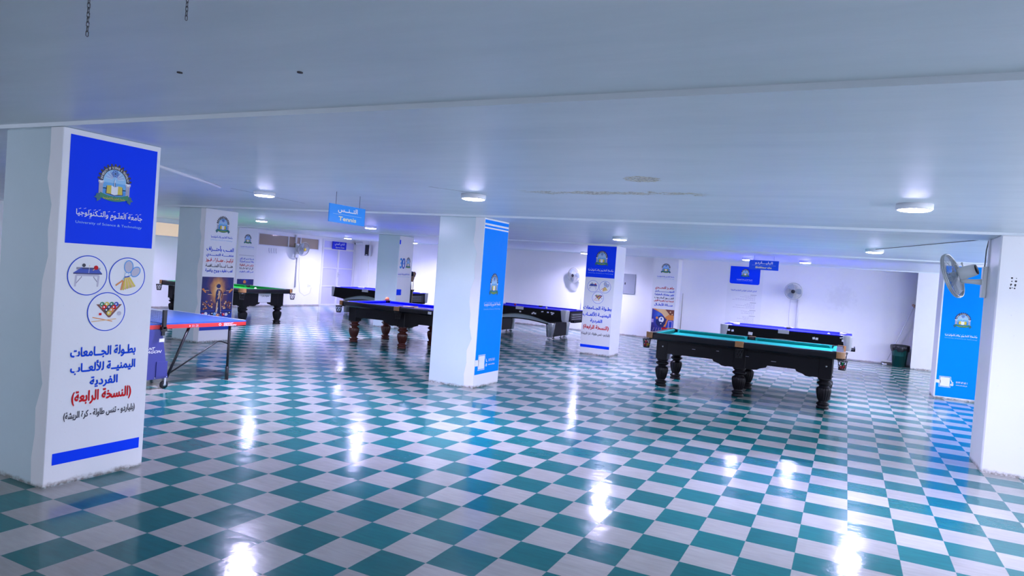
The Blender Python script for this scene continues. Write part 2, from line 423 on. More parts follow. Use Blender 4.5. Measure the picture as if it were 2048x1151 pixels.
def link(name, me, parent=None, loc=None, rot=None, scale=None):
    o = bpy.data.objects.new(name, me); COL.objects.link(o)
    if parent: o.parent = parent
    if loc: o.location = loc
    if rot: o.rotation_euler = rot
    if scale: o.scale = scale if not isinstance(scale, (int, float)) else (scale,) * 3
    return o
def tag(o, label=None, cat=None, group=None, kind=None):
    for k, v in (('label', label), ('category', cat), ('group', group), ('kind', kind)):
        if v: o[k] = v
    return o
def thing(name, label, cat, loc=(0, 0, 0), rz=0.0, group=None):
    o = bpy.data.objects.new(name, None); COL.objects.link(o)
    o.empty_display_size = .1; o.location = loc; o.rotation_euler = (0, 0, rz)
    return tag(o, label, cat, group)
def struct(o): o['kind'] = 'structure'; return o
def dup(root, loc, rz=0.0, label=None, group=None, scale=None):
    r = root.copy(); COL.objects.link(r); r.location = loc; r.rotation_euler = (0, 0, rz)
    if label: r['label'] = label
    if group: r['group'] = group
    if scale: r.scale = scale
    for ch in list(root.children):
        c = ch.copy(); COL.objects.link(c); c.parent = r
        for g in list(ch.children):
            d = g.copy(); COL.objects.link(d); d.parent = c
    return r

# ---------------------------------------------------------------- lettering (Arabic shaping done by hand)
AR = {  # isolated, final, initial, medial
 'ا': (0xFE8D, 0xFE8E, 0, 0), 'أ': (0xFE83, 0xFE84, 0, 0), 'إ': (0xFE87, 0xFE88, 0, 0), 'آ': (0xFE81, 0xFE82, 0, 0),
 'ب': (0xFE8F, 0xFE90, 0xFE91, 0xFE92), 'ة': (0xFE93, 0xFE94, 0, 0), 'ت': (0xFE95, 0xFE96, 0xFE97, 0xFE98),
 'ث': (0xFE99, 0xFE9A, 0xFE9B, 0xFE9C), 'ج': (0xFE9D, 0xFE9E, 0xFE9F, 0xFEA0), 'ح': (0xFEA1, 0xFEA2, 0xFEA3, 0xFEA4),
 'خ': (0xFEA5, 0xFEA6, 0xFEA7, 0xFEA8), 'د': (0xFEA9, 0xFEAA, 0, 0), 'ذ': (0xFEAB, 0xFEAC, 0, 0), 'ر': (0xFEAD, 0xFEAE, 0, 0),
 'ز': (0xFEAF, 0xFEB0, 0, 0), 'س': (0xFEB1, 0xFEB2, 0xFEB3, 0xFEB4), 'ش': (0xFEB5, 0xFEB6, 0xFEB7, 0xFEB8),
 'ص': (0xFEB9, 0xFEBA, 0xFEBB, 0xFEBC), 'ض': (0xFEBD, 0xFEBE, 0xFEBF, 0xFEC0), 'ط': (0xFEC1, 0xFEC2, 0xFEC3, 0xFEC4),
 'ظ': (0xFEC5, 0xFEC6, 0xFEC7, 0xFEC8), 'ع': (0xFEC9, 0xFECA, 0xFECB, 0xFECC), 'غ': (0xFECD, 0xFECE, 0xFECF, 0xFED0),
 'ف': (0xFED1, 0xFED2, 0xFED3, 0xFED4), 'ق': (0xFED5, 0xFED6, 0xFED7, 0xFED8), 'ك': (0xFED9, 0xFEDA, 0xFEDB, 0xFEDC),
 'ل': (0xFEDD, 0xFEDE, 0xFEDF, 0xFEE0), 'م': (0xFEE1, 0xFEE2, 0xFEE3, 0xFEE4), 'ن': (0xFEE5, 0xFEE6, 0xFEE7, 0xFEE8),
 'ه': (0xFEE9, 0xFEEA, 0xFEEB, 0xFEEC), 'و': (0xFEED, 0xFEEE, 0, 0), 'ى': (0xFEEF, 0xFEF0, 0, 0), 'ي': (0xFEF1, 0xFEF2, 0xFEF3, 0xFEF4),
 'ـ': (0x640, 0x640, 0x640, 0x640)}
LAMALEF = {'ا': (0xFEFB, 0xFEFC), 'أ': (0xFEF7, 0xFEF8), 'إ': (0xFEF9, 0xFEFA), 'آ': (0xFEF5, 0xFEF6)}
def shape_ar(t):
    if not any(c in AR for c in t): return t
    out = []; i = 0
    while i < len(t):
        c = t[i]
        if c not in AR:
            out.append({'(': ')', ')': '('}.get(c, c)); i += 1; continue
        pj = i > 0 and t[i - 1] in AR and AR[t[i - 1]][2] != 0
        if c == 'ل' and i + 1 < len(t) and t[i + 1] in LAMALEF:
            out.append(chr(LAMALEF[t[i + 1]][1 if pj else 0])); i += 2; continue
        nj = AR[c][2] != 0 and i + 1 < len(t) and t[i + 1] in AR
        out.append(chr(AR[c][3 if pj and nj else 1 if pj else 2 if nj else 0])); i += 1
    return ''.join(reversed(out))
_TC = {}
def text_geo(body, shear=0.0):
    key = (body, shear)
    if key in _TC: return _TC[key]
    c = bpy.data.curves.new('lettering', 'FONT'); c.body = shape_ar(body); c.shear = shear; c.resolution_u = 3
    o = bpy.data.objects.new('lettering', c); COL.objects.link(o)
    bpy.context.view_layer.update()
    me = bpy.data.meshes.new_from_object(o.evaluated_get(bpy.context.evaluated_depsgraph_get()))
    V = [(v.co.x, v.co.y) for v in me.vertices]; F = [tuple(p.vertices) for p in me.polygons]
    bpy.data.objects.remove(o); bpy.data.curves.remove(c); bpy.data.meshes.remove(me)
    # letters that overlap at their joins go on alternating layers
    par = list(range(len(V)))
    def find(i):
        while par[i] != i: par[i] = par[par[i]]; i = par[i]
        return i
    for f in F:
        for i in f[1:]: par[find(i)] = find(f[0])
    lo = {}
    for i, v in enumerate(V): r = find(i); lo[r] = min(lo.get(r, 1e9), v[0])
    order = {r: k % 3 for k, (r, _) in enumerate(sorted(lo.items(), key=lambda q: q[1]))}
    r = (V, F, [order[find(i)] for i in range(len(V))])
    _TC[key] = r; return r
CH1 = (-1.541, 1.143, 2.133)
CH2 = (-1.421, 1.321, 2.229)

# ================================================================ THE HALL
ZC = 2.39; ZB = 2.364                      # slab underside, beam underside
XL, XR, YF, YB = -16.2, 5.5, -4.0, 20.08
def sbox(name, *a, m=None, parent=None): return struct(MB().box(*a, m).build(name, parent))
sbox('floor', XL - .2, XR + .2, YF - .2, YB + .2, -.12, 0, m=M_FLOOR)
sbox('ceiling', XL - .2, XR + .2, YF - .2, YB + .2, ZC, ZC + .15, m=M_CEIL)
for n, (y0, y1) in enumerate(((2.755, 3.46), (8.3, 9.05), (14.07, 14.78), (19.46, 19.53))):
    sbox('trim_%d' % (n + 1), XL, XR, y0, y1, ZB, ZC, m=M_CEIL)
# pillars: x0,x1,y0,y1
M_PILL = [('P1', -5.08, -4.43, 2.765, 3.455, M_PIL), ('P2', -10.63, -9.94, 8.395, 9.09, M_PIL), ('P3', -5.08, -4.35, 8.31, 9.05, M_PIL),
          ('P4', -4.94, -4.28, 14.065, 14.74, M_PILW), ('P5', -10.73, -10.06, 14.305, 14.93, M_PIL), ('PR', 1.49, 2.2, 8.28, 8.96, M_PILW),
          ('PB', 1.655, 2.32, 14.115, 14.78, M_PILW)]
for _, x0, x1, y0, y1, m in M_PILL:
    struct(MB().bev(x0, x1, y0, y1, 0, ZB, m, .012).build('pillar'))
struct(MB().box(-4.89, -4.19, 19.6, YB, 0, ZB, M_WALL).build('pillar'))
sbox('wall_partition', 1.69, XR, 19.46, 19.53, 0, ZB, m=M_PILW)
# walls
sbox('wall_back', XL - .2, XR, YB, YB + .2, 0, ZC, m=M_WALL)
# wall behind the camera; its unseen window strip is added for frontal daylight
w = MB(); w.box(XL - .2, XR + .2, YF - .2, YF, 0, .9, M_WALL); w.box(XL - .2, XR + .2, YF - .2, YF, 2.1, ZC, M_WALL)
fo = [(-12.8, -7.0)]
xs = [XL - .2] + [v for o in fo for v in o] + [XR + .2]
for i in range(0, len(xs), 2): w.box(xs[i], xs[i + 1], YF - .2, YF, .9, 2.1, M_WALL)
struct(w.build('wall_front'))
for n, (a, b) in enumerate(fo):
    f = MB()
    for x in (a, (a + b) / 2 - .025, b - .05): f.box(x, x + .05, YF - .11, YF - .05, .9, 2.1, M_ALU)
    for z in (.9, 2.05): f.box(a, b, YF - .11, YF - .05, z, z + .05, M_ALU)
    struct(f.build('window_%d' % (n + 9)))
    ld = bpy.data.lights.new('window_portal', 'AREA'); ld.shape = 'RECTANGLE'; ld.size = b - a; ld.size_y = 1.2
    ld.cycles.is_portal = True
    lo = bpy.data.objects.new('window_portal', ld); COL.objects.link(lo)
    lo.location = ((a + b) / 2, YF - .2, 1.5); lo.rotation_euler = (PI / 2, 0, 0)
# right wall; its unseen windows are added to match the side light
w = MB(); ops = [(.2, 4.4), (4.9, 7.6), (9.4, 13.4), (14.9, 19.2)]
w.box(XR, XR + .2, YF, YB + .2, 0, .85, M_WALL); w.box(XR, XR + .2, YF, YB + .2, 2.15, ZC, M_WALL)
ys = [YF] + [v for o in ops for v in o] + [YB + .2]
for i in range(0, len(ys), 2): w.box(XR, XR + .2, ys[i], ys[i + 1], .85, 2.15, M_WALL)
struct(w.build('wall_right'))
for n, (a, b) in enumerate(ops):
    f = MB()
    for y in (a, (a + b) / 2 - .025, b - .05): f.box(XR + .05, XR + .11, y, y + .05, .85, 2.15, M_ALU)
    for z in (.85, 2.10): f.box(XR + .05, XR + .11, a, b, z, z + .05, M_ALU)
    struct(f.build('window_%d' % (n + 4)))
    ld = bpy.data.lights.new('window_portal', 'AREA'); ld.shape = 'RECTANGLE'; ld.size = 1.3; ld.size_y = b - a
    ld.cycles.is_portal = True
    lo = bpy.data.objects.new('window_portal', ld); COL.objects.link(lo)
    lo.location = (XR + .2, (a + b) / 2, 1.5); lo.rotation_euler = (0, PI / 2, 0)
# left wall: solid with a high strip of windows and a double door
DY0, DY1, DZ = 18.33, 20.06, 2.30
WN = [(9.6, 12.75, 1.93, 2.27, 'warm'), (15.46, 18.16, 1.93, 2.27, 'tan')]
w = MB()
w.box(XL - .2, XL, YF, DY0, 0, 1.90, M_WALL); w.box(XL - .2, XL, YF, DY0, 2.29, ZC, M_WALL)
for y0, y1 in ((YF, 9.6), (12.75, 15.46), (18.16, DY0)): w.box(XL - .2, XL, y0, y1, 1.90, 2.29, M_WALL)
w.box(XL - .2, XL, DY0, YB, DZ, ZC, M_WALL); w.box(XL - .2, XL, DY1, YB, 0, DZ, M_WALL)
struct(w.build('wall_left'))
for n, (y0, y1, z0, z1, kind) in enumerate(WN):
    f = MB()
    for z in (1.90, 2.265): f.box(XL - .04, XL + .02, y0, y1, z, z + .03, M_ALU)
    muls = (y0, 11.0, y1 - .03) if kind == 'warm' else (y0, 16.72, 17.26, y1 - .03)
    for y in muls: f.box(XL - .035, XL + .016, y + .002, y + .035, 1.905, 2.288, M_ALU)
    fr = struct(f.build('window_%d' % (n + 1)))
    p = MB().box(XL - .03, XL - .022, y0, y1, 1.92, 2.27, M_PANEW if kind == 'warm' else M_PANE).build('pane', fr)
# double door with fixed light above
d = MB()
for y in (DY0, (DY0 + DY1) / 2 - .05, DY1 - .07): d.box(XL - .045, XL + .024, y + .001, y + .08, .001, 1.99 if y == (DY0 + DY1) / 2 - .05 else DZ - .001, M_ALU)
for z in (0, 1.96, 2.26): d.box(XL - .05, XL + .02, DY0, DY1, z, z + (.07 if z else .05), M_ALU)
door = struct(d.build('door_1'))
for y0, y1 in ((DY0 + .08, (DY0 + DY1) / 2 - .05), ((DY0 + DY1) / 2 + .03, DY1 - .07)):
    q = MB().box(XL - .04, XL - .01, y0, y1, .05, 1.96, M_FROST)
    for z in (.66, 1.30): q.box(XL - .045, XL + .005, y0, y1, z, z + .035, M_ALU)
    q.build('door_leaf', door)
MB().box(XL - .04, XL - .01, DY0 + .08, DY1 - .07, 2.03, 2.26, M_FROST).build('transom_panel', door)
h = MB().box(XL + .02, XL + .04, 19.17, 19.21, 1.0, 1.18, M_SILVER); h.tube([(XL + .03, 19.19, 1.10), (XL + .07, 19.19, 1.10), (XL + .07, 19.30, 1.10)], .01, M_SILVER)
h.build('door_handle', door)
# pilaster beside the left wall carrying the poster
struct(MB().box(XL, XL + .05, 14.68, 15.42, 0, ZC, M_WALL).build('pillar'))
# baseboard line of the back and left walls
sbox('baseboard_back', -10, 1.69, YB - .012, YB, 0, .028, m=mat('baseboard_grime', (.36, .33, .33), .7, noise=(9, .5)))
sbox('baseboard_left', XL, XL + .012, YF, DY0, 0, .035, m=MATS['baseboard_grime'])
# column strip and recess in the far left corner
sbox('trim_5', -15.86, -15.52, 20.02, YB, 0, ZC, m=M_PILW)
# painted-over trunking on the ceiling
for nm, pts in (('cable_trunking', [(-5.45, 4.02), (-6.46, 5.72)]),):
    o = MB().tube([(x, y, ZC - .012) for x, y in pts], .018, M_TRUNK, 4).build(nm)
    tag(o, 'short white cable trunking slanting across the ceiling beside the near left pillar', 'trunking')
o = MB().tube([(1.52, 8.75, ZC - .006), (1.50, 9.1, ZC - .006), (.50, 11.65, ZC - .006)], .0045, M_WIRE, 5).build('ceiling_cable')
tag(o, 'thin dark cable running along the ceiling from the right pillar to a lamp', 'cable')

# ================================================================ LAMPS
def lamp(x, y, label):
    z = ZC
    t = thing('ceiling_light', label, 'lamp', (x, y, z), 0, 'round ceiling lights')
    if not hasattr(lamp, 'a'):
        lamp.a = MB().lathe([(.128, 0), (.128, -.040), (.124, -.046), (.114, -.046), (.112, -.030)], M_LAMPW, n=28).mesh('housing')
        lamp.b = MB().lathe([(.112, -.032), (.112, -.047), (.095, -.053), (.05, -.057), (.01, -.058)], M_DIFF, n=28).mesh('diffuser')
        lamp.l = bpy.data.lights.new('beam_light', 'AREA'); lamp.l.shape = 'DISK'; lamp.l.size = .20; lamp.l.energy = BEAM_WATTS; lamp.l.color = LAMP_COLOR; lamp.l.spread = math.radians(152)
    link('housing', lamp.a, t); link('diffuser', lamp.b, t); link('beam_light', lamp.l, t, (0, 0, -.0595))
for x, y, l in ((-6.28, 6.22, 'round white ceiling light over the tennis table, left of the Tennis sign'),
                (-11.42, 11.05, 'bright round ceiling light just right of the second left pillar with the player poster'),
                (-14.15, 11.25, 'ceiling light hidden behind the top of the second left pillar, glow showing at its edge'),
                (-8.97, 11.72, 'round ceiling light just right of the Tennis sign, over the mahogany table'),
                (-14.62, 17.75, 'bright round ceiling light right in front of the white double door'),
                (-12.50, 18.45, 'bright round ceiling light beside the far pillar with the number 30'),
                (-3.28, 6.10, 'round white ceiling light nearest the camera, ahead of the azure banner pillar'),
                (-3.46, 11.62, 'bright round ceiling light in front of the tournament pillar at centre right'),
                (-6.80, 18.95, 'far bright ceiling light touching the left edge of the tournament pillar'),
                (-.74, 16.95, 'bright ceiling light to the right of the Billiards sign'),
                (.49, 11.82, 'bright ceiling light at the end of the dark ceiling cable'),
                (.585, 6.19, 'largest and brightest ceiling light, at the right above the teal table'),
                (-2.02, 17.15, 'ceiling light half hidden behind the left end of the Billiards sign')):
    lamp(x, y, l)

# ================================================================ BILLIARD TABLES
def scallop(half, legs, zt, zb, zd):
    """apron outline in (u,z): flat bottom that drops in carved steps towards each leg"""
    pts = [(-half, zt), (half, zt)]
    low = []
    for u in sorted(legs, reverse=True):
        for du, z in ((.40, zb), (.385, zb - .03), (.34, zb - .045), (.30, zb - .055), (.26, zb - .08), (.20, zb - .088), (.16, zd), (-.16, zd), (-.20, zb - .088), (-.26, zb - .08), (-.30, zb - .055), (-.34, zb - .045), (-.385, zb - .03), (-.40, zb)):
            x = u + du
            if -half <= x <= half: low.append((x, z))
    if low[0][0] < half: low.insert(0, (half, low[0][1]))
    if low[-1][0] > -half: low.append((-half, low[-1][1]))
    return pts + low
def net_mesh():
    b = MB()
    for sgn in (1, -1):
        for k in range(8):
            pts = []
            for i in range(6):
                t = i / 5; a = 2 * PI * k / 8 + sgn * t * 1.2
                r = .062 - .018 * t; pts.append((r * math.cos(a), r * math.sin(a), -.03 - .13 * t))
            b.tube(pts, .0045, M_NET, 4, caps=False)
    b.ringtube((0, 0, -.03), .063, .009, M_NET, 2, 20, 5); b.ringtube((0, 0, -.16), .043, .008, M_NET, 2, 16, 5)
    b.lathe([(.042, -.16), (.042, -.166)], M_NET, n=16)
    return b.mesh('net')
NET = net_mesh()
def leg_mesh(m):
    b = MB()
    prof = [(.085, 0), (.088, .012), (.088, .03), (.074, .036), (.08, .05), (.092, .062), (.09, .078), (.066, .092), (.060, .104),
            (.068, .115), (.083, .15), (.098, .21), (.104, .255), (.102, .285), (.088, .305), (.064, .318), (.062, .33), (.085, .345), (.102, .36), (.102, .375),
            (.078, .392), (.070, .402), (.088, .412), (.092, .43), (.092, .445)]
    b.lathe(prof, m, n=64, flute=(.112, .30, 16, .13))
    return b.mesh('leg')
def snooker(name, label, group, loc, cloth, cushion, wood, legm, rz=0):
    t = thing(name, label, 'billiard table', loc, rz, group)
    HX, HY = 1.41, .765
    LX = (-1.19, 0, 1.19); LY = .515
    b = MB()
    b.box(-1.27, 1.27, -.575, .575, .56, .745, wood)
    for s in (-1, 1):
        b.prism(scallop(1.27, (0, 1.19), .745, .53, .45), s * .575, s * .60, wood, 'xz')
        b.prism(scallop(.60, (-LY, LY), .745, .53, .45), s * 1.25, s * 1.275, wood, 'yz')
        b.box(-1.27, 1.27, s * .60 - .0, s * .60 + s * .012, .70, .715, wood) if s > 0 else b.box(-1.27, 1.27, -.612, -.60, .70, .715, wood)
    for x in LX:
        for s in (-1, 1):
            b.bev(x - .092, x + .092, s * LY - .092, s * LY + .092, .44, .74, wood, .01)
    b.build('cabinet', t)
    for x in LX:
        for s in (-1, 1): link('leg', legm, t, (x, s * LY, 0))
    f = MB()   # rail frame: top ring with chamfered outer edge
    def ring(hx, hy, z, c): return [(-hx + c, -hy, z), (hx - c, -hy, z), (hx, -hy + c, z), (hx, hy - c, z), (hx - c, hy, z), (-hx + c, hy, z), (-hx, hy - c, z), (-hx, -hy + c, z)]
    rs = [ring(1.28, .63, .745, .02), ring(HX - .025, HY - .025, .745, .06), ring(HX, HY, .77, .07), ring(HX, HY, .825, .07), ring(HX - .02, HY - .02, .85, .06), ring(HX - .10, HY - .10, .85, .03), ring(HX - .10, HY - .10, .79, .03)]
    vs = [v for r in rs for v in r]
    f.add(vs, [(i * 8 + k, i * 8 + (k + 1) % 8, (i + 1) * 8 + (k + 1) % 8, (i + 1) * 8 + k) for i in range(len(rs) - 1) for k in range(8)], M_RAILW)
    f.build('rail_frame', t)
    MB().box(-HX + .09, HX - .09, -HY + .09, HY - .09, .785, .800, cloth).build('cloth_bed', t)
    ix, iy = HX - .10, HY - .10
    def cush(u0, u1, axis, s):
        # triangular-nosed cushion strips between pockets
        c = MB(); e = .05
        base, nose = (iy, iy - .05) if axis == 'x' else (ix, ix - .05)
        pr = [(base, .798), (base, .85), (base - .012, .853), (nose, .846), (nose + .008, .828), (base - .02, .798)]
        vs = []
        for q, sh in ((u0, 0), (u1, 0)):
            for w_, z in pr:
                k = (base - w_) / .05 * e * (1 if q == u0 else -1)
                vs.append((q + k, s * w_, z) if axis == 'x' else (s * w_, q + k, z))
        n = len(pr)
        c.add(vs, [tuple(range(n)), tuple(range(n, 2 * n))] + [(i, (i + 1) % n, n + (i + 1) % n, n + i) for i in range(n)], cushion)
        c.build('cushion', t)
    for s in (-1, 1):
        cush(-ix + .07, -.065, 'x', s); cush(.065, ix - .07, 'x', s); cush(-iy + .07, iy - .07, 'y', s)
    for px, py in ((-1, -1), (0, -1), (1, -1), (-1, 1), (0, 1), (1, 1)):
        p = MB()
        cx, cy = px * (HX - .075), py * (HY - (.075 if px else .055))
        p.lathe([(.062, .8005), (.062, .8545)], M_HOLE, (cx, cy), 20)
        if px:
            a0 = math.atan2(py, px)
            ox, oy = px * (HX - .09), py * (HY - .09)
            pts = []
            for i in range(9):
                a = a0 + (i - 4) / 4 * .80; pts.append((ox + .118 * math.cos(a), oy + .118 * math.sin(a)))
            inn = [(ox + .088 * math.cos(a0 + (i - 4) / 4 * .80), oy + .088 * math.sin(a0 + (i - 4) / 4 * .80)) for i in range(8, -1, -1)]
            p.prism(pts + inn, .768, .858, M_BRASS, 'xy')
            nx, ny = px * (HX - .005), py * (HY - .005)
        else:
            y0, y1 = sorted((py * (HY - .02), py * (HY + .012)))
            p.bev(-.062, .062, y0, y1, .772, .858, M_BRASS, .008)
            nx, ny = 0, py * (HY - .06)
        po = p.build('pocket', t)
        link('net', NET, po, (nx, ny, .775))
    return t
LEG_DARK = leg_mesh(M_WOOD); LEG_MAHOG = leg_mesh(M_MAHOG)
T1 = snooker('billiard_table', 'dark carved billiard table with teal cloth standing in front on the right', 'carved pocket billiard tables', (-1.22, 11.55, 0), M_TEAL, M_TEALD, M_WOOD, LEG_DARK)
T3 = snooker('billiard_table', 'carved table with royal blue cloth and reddish mahogany legs left of the azure pillar', 'carved pocket billiard tables', (-7.53, 11.63, 0), M_BCLOTH, M_BCLOTH, M_WOOD, LEG_MAHOG)
T3.scale = (1, 1.03, .96)
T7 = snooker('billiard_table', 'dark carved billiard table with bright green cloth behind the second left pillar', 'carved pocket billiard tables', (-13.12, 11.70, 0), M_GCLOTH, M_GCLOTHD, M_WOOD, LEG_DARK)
T7.scale = (.975, 1, .985)
# things fixed on the tables
def sticker(parent, x0, x1, y, z0, z1, rot=0.0, name='label_sticker', m=None):
    c = Vector(((x0 + x1) / 2, y, (z0 + z1) / 2)); w_, h_ = (x1 - x0) / 2, (z1 - z0) / 2
    M = Matrix.Translation(c) @ Matrix.Rotation(rot, 4, 'Y')
    return MB().box(-w_, w_, -.0025, .0015, -h_, h_, m or M_PAPER, M).build(name, parent)
for x in (.72, .86, 1.02): sticker(T3, x, x + .075, -.768, .775, .825, .05)
n = MB(); n.box(1.2765, 1.2795, -.17, .20, .535, .74, M_PAPER)
so = n.build('paper_notice', T7)
q = MB(); q.text('طاولة رقم 1', M_BLACK, .02, .675, w=.24, h=.055, bold=.01)
q.build('lettering', so, loc=(1.280, 0, 0), rot=(0, 0, PI / 2))
for x, z in ((-1.19, .64), (1.19, .62)):
    MB().sphere((x + .01, -.609, z), .013, M_SILVER, 10, 6).build('bolt', T1)
for x, z, l in ((-.72, .645, .05), (.45, .60, .07), (-.35, .66, .04), (.08, .63, .05)):
    MB().box(x, x + l, -.604, -.6005, z, z + .005, M_LGREY).build('scratch', T1)

def modern(name, label, group, loc, zs=1.0):
    t = thing(name, label, 'billiard table', loc, 0, group); t.scale = (1, 1, zs)
    HX, HY = 1.34, .73
    b = MB()
    arch = [(.82 - 1.64 * i / 12, .455 + .15 * math.sin(PI * i / 12)) for i in range(13)]
    side = [(-HX + .12, .775), (HX - .12, .775), (HX - .12, .50)] + arch + [(-HX + .12, .50)]
    for s in (-1, 1): b.prism(side, s * (HY - .05), s * (HY - .01), M_BLKLAM, 'xz')
    for s in (-1, 1): b.prism([(-HY + .12, .775), (HY - .12, .775), (HY - .12, .50), (-HY + .12, .50)], s * (HX - .07), s * (HX - .03), M_BLKLAM, 'yz')
    b.box(-HX + .07, HX - .07, -HY + .05, HY - .05, .625, .745, M_BLKLAM)
    b.build('cabinet', t)
    # grey arched apron set back under the side panels
    lo = [(.80 - 1.6 * i / 12, .40 + .075 * math.sin(PI * i / 12)) for i in range(13)]
    for s in (-1, 1): MB().prism([(-.80, .64), (.80, .64)] + lo, s * (HY - .11), s * (HY - .07), M_GREYP2, 'xz').build('arched_apron', t)
    lo2 = [(.80 - 1.6 * i / 12, .385 + .075 * math.sin(PI * i / 12)) for i in range(13)]
    for s in (-1, 1): MB().prism(lo2 + [(x, z + .028) for x, z in reversed(lo2)], s * (HY - .115), s * (HY - .06), M_BLKLAM, 'xz').build('lower_trim', t)
    MB().box(-HX + .09, HX - .09, -HY + .09, HY - .09, .745, .757, M_BCLOTH).build('cloth_bed', t)
    r = MB()
    o_, i_ = (HX - .012, HY - .012), (HX - .13, HY - .13)
    for s in (-1, 1):
        r.prism([(s * i_[1], .757), (s * (i_[1] + .012), .782), (s * (i_[1] + .03), .788), (s * o_[1], .788), (s * o_[1], .772), (s * (i_[1] + .03), .757)], -HX + .13, -.075, M_BCLOTH, 'yz')
        r.prism([(s * i_[1], .757), (s * (i_[1] + .012), .782), (s * (i_[1] + .03), .788), (s * o_[1], .788), (s * o_[1], .772), (s * (i_[1] + .03), .757)], .075, HX - .13, M_BCLOTH, 'yz')
        r.prism([(s * i_[0], .757), (s * (i_[0] + .012), .782), (s * (i_[0] + .03), .788), (s * o_[0], .788), (s * o_[0], .772), (s * (i_[0] + .03), .757)], -HY + .13, HY - .13, M_BCLOTH, 'xz')
        r.box(-.08, .08, s * (HY - .11) if s > 0 else -HY + .012, HY - .012 if s > 0 else -(HY - .11), .757, .786, M_BCLOTH)
    r.build('cushion_rail', t)
    for sx in (-1, 1):
        for sy in (-1, 1):
            c = MB(); cx, cy = sx * (HX - .125), sy * (HY - .125)
            c.lathe([(.112, .495), (.116, .51), (.130, .77), (.130, .786), (.120, .794), (.07, .794)], M_SILVP, (cx, cy), 28)
            c.lathe([(.06, .7945), (.06, .7955)], M_HOLE, (cx - sx * .015, cy - sy * .015), 20)
            c.build('corner_casting', t)
    for s in (-1, 1):
        y0, y1 = sorted((s * (HY - .02), s * (HY + .006)))
        MB().bev(-.11, .11, y0, y1, .715, .792, M_SILVP, .006).build('side_plaque', t)
        MB().lathe([(.055, .757), (.055, .793)], M_HOLE, (0, s * (HY - .085)), 20).build('side_pocket', t)
    e = MB()
    e.box(HX - .035, HX - .02, -.44, .44, .50, .72, M_DARKP)
    for z in (.56, .62, .68): e.tube([(HX - .012, -.36, z), (HX - .012, .30, z)], .008, M_SILVER, 6)
    e.box(HX - .03, HX + .07, -.40, .40, .475, .50, M_BLKLAM); e.box(HX + .05, HX + .07, -.40, .40, .475, .53, M_BLKLAM)
    e.build('ball_return', t)
    lm = MB().lathe([(.055, 0), (.062, .012), (.05, .022), (.012, .026), (.012, .045), (.075, .047), (.085, .06), (.122, .40), (.125, .46)], M_SILVER, n=28).mesh('leg')
    for sx in (-1, 1):
        for sy in (-1, 1): link('leg', lm, t, (sx * .82, sy * (HY - .21), 0))
        p = MB(); p.box(sx * .82 - .07, sx * .82 + .07, -HY + .30, HY - .30, .06, .58, M_BLKLAM)
        for y in (-.25, .25): p.lathe([(.035, 0), (.04, .012), (.012, .02), (.012, .065)], M_CHROME, (sx * .82, y), 14)
        p.build('pedestal', t)
    return t
T2 = modern('pool_table', 'black pool table with blue cloth and silver corners right behind the teal table', 'black pool tables with silver corners', (-1.0, 16.63, 0), 1.055)
T4 = dup(T2, (-7.43, 16.83, 0), 0, 'black pool table with silver corners between the azure pillar and the tournament pillar', scale=(1, 1, .975))
T5 = dup(T2, (-12.70, 17.12, 0), 0, 'black pool table standing behind the far pillar with the number 30', scale=(1, 1, 1.02))
for tb, lst in ((T2, ((-1.16, .66, .05, .04), (-1.08, .655, .05, .04), (-.72, .62, .09, .06), (.58, .66, .05, .045), (.64, .655, .05, .045), (1.14, .67, .06, .045), (1.10, .735, .07, .02))),
                (T4, ((.0, .64, .05, .035), (.35, .62, .05, .035), (.42, .625, .06, .04), (.38, .65, .05, .03), (.62, .70, .06, .025), (.78, .69, .05, .035), (.88, .69, .10, .03), (.9, .655, .05, .03)))):
    for x, z, w_, h_ in lst: sticker(tb, x, x + w_, -.7225, z, z + h_, random.uniform(-.2, .2))

# balls
def ball(x, y, z, m, label, r=.0286, group=None):
    o = MB().sphere((0, 0, 0), r, m, 24, 14).build('billiard_ball', loc=(x, y, z)); return tag(o, label, 'ball', group)
zb3 = .80 * .96 + .0286
ball(-8.84, 12.30, .857 * .96 + .030, M_BALLO, 'orange ball resting on the far left corner pocket of the mahogany table', .045)
ball(-6.62, 11.35, zb3, M_BALLW, 'white cue ball on the blue cloth of the mahogany table')
ball(-6.22, 11.18, zb3, M_BALLR, 'dark red ball on the mahogany table, beside the azure pillar edge')
ball(-6.28, 11.36, zb3, M_BALLG, 'small green ball on the mahogany table beside the dark red one')
zb4 = .757 * .975 + .0286
ball(-6.95, 16.75, zb4, M_BALLW, 'white cue ball on the pool table behind the azure pillar')
ball(-7.95, 16.9, zb4, M_BALLR, 'small red ball on the pool table behind the azure pillar')
ball(-12.22, 11.75, .80 * .985 + .03, M_BALLW, 'white cue ball on the bright green cloth')
ball(-.12, 16.14, .757 * 1.055 + .0286, M_BALLW, 'pale ball by the near cushion of the pool table behind the teal one')
ball(-11.90, 17.62, .790 * 1.02 + .04, M_BALLO, 'orange ball on the rail of the pool table by the far pillar', .04)
# balls caught in the nets of the teal table
for px, py, ms, nm in ((-1, -1, (M_BALLR, M_BALLY, M_BALLR), 'left front'), (1, -1, (M_BALLR, M_BALLR, M_BALLG), 'right front'), (1, 1, (M_BALLR, M_BALLK), 'right rear')):
    for i, m in enumerate(ms):
        nx, ny = -1.22 + px * 1.405, 11.55 + py * .76
        ox, oy, oz = ((-.016, -.012, .645), (.018, .012, .655), (0, -.012, .697))[i]
        cn = {M_BALLR.name: 'red', M_BALLY.name: 'yellow', M_BALLG.name: 'green', M_BALLK.name: 'black'}[m.name]
        ball(nx + ox, ny + oy, oz, m, '%s ball in the %s corner pocket net of the teal table%s' % (cn, nm, ', topmost' if i == 2 else ', nearer the corner' if i == 1 and ms[0] is m else ''), .026, 'balls in the pocket nets')
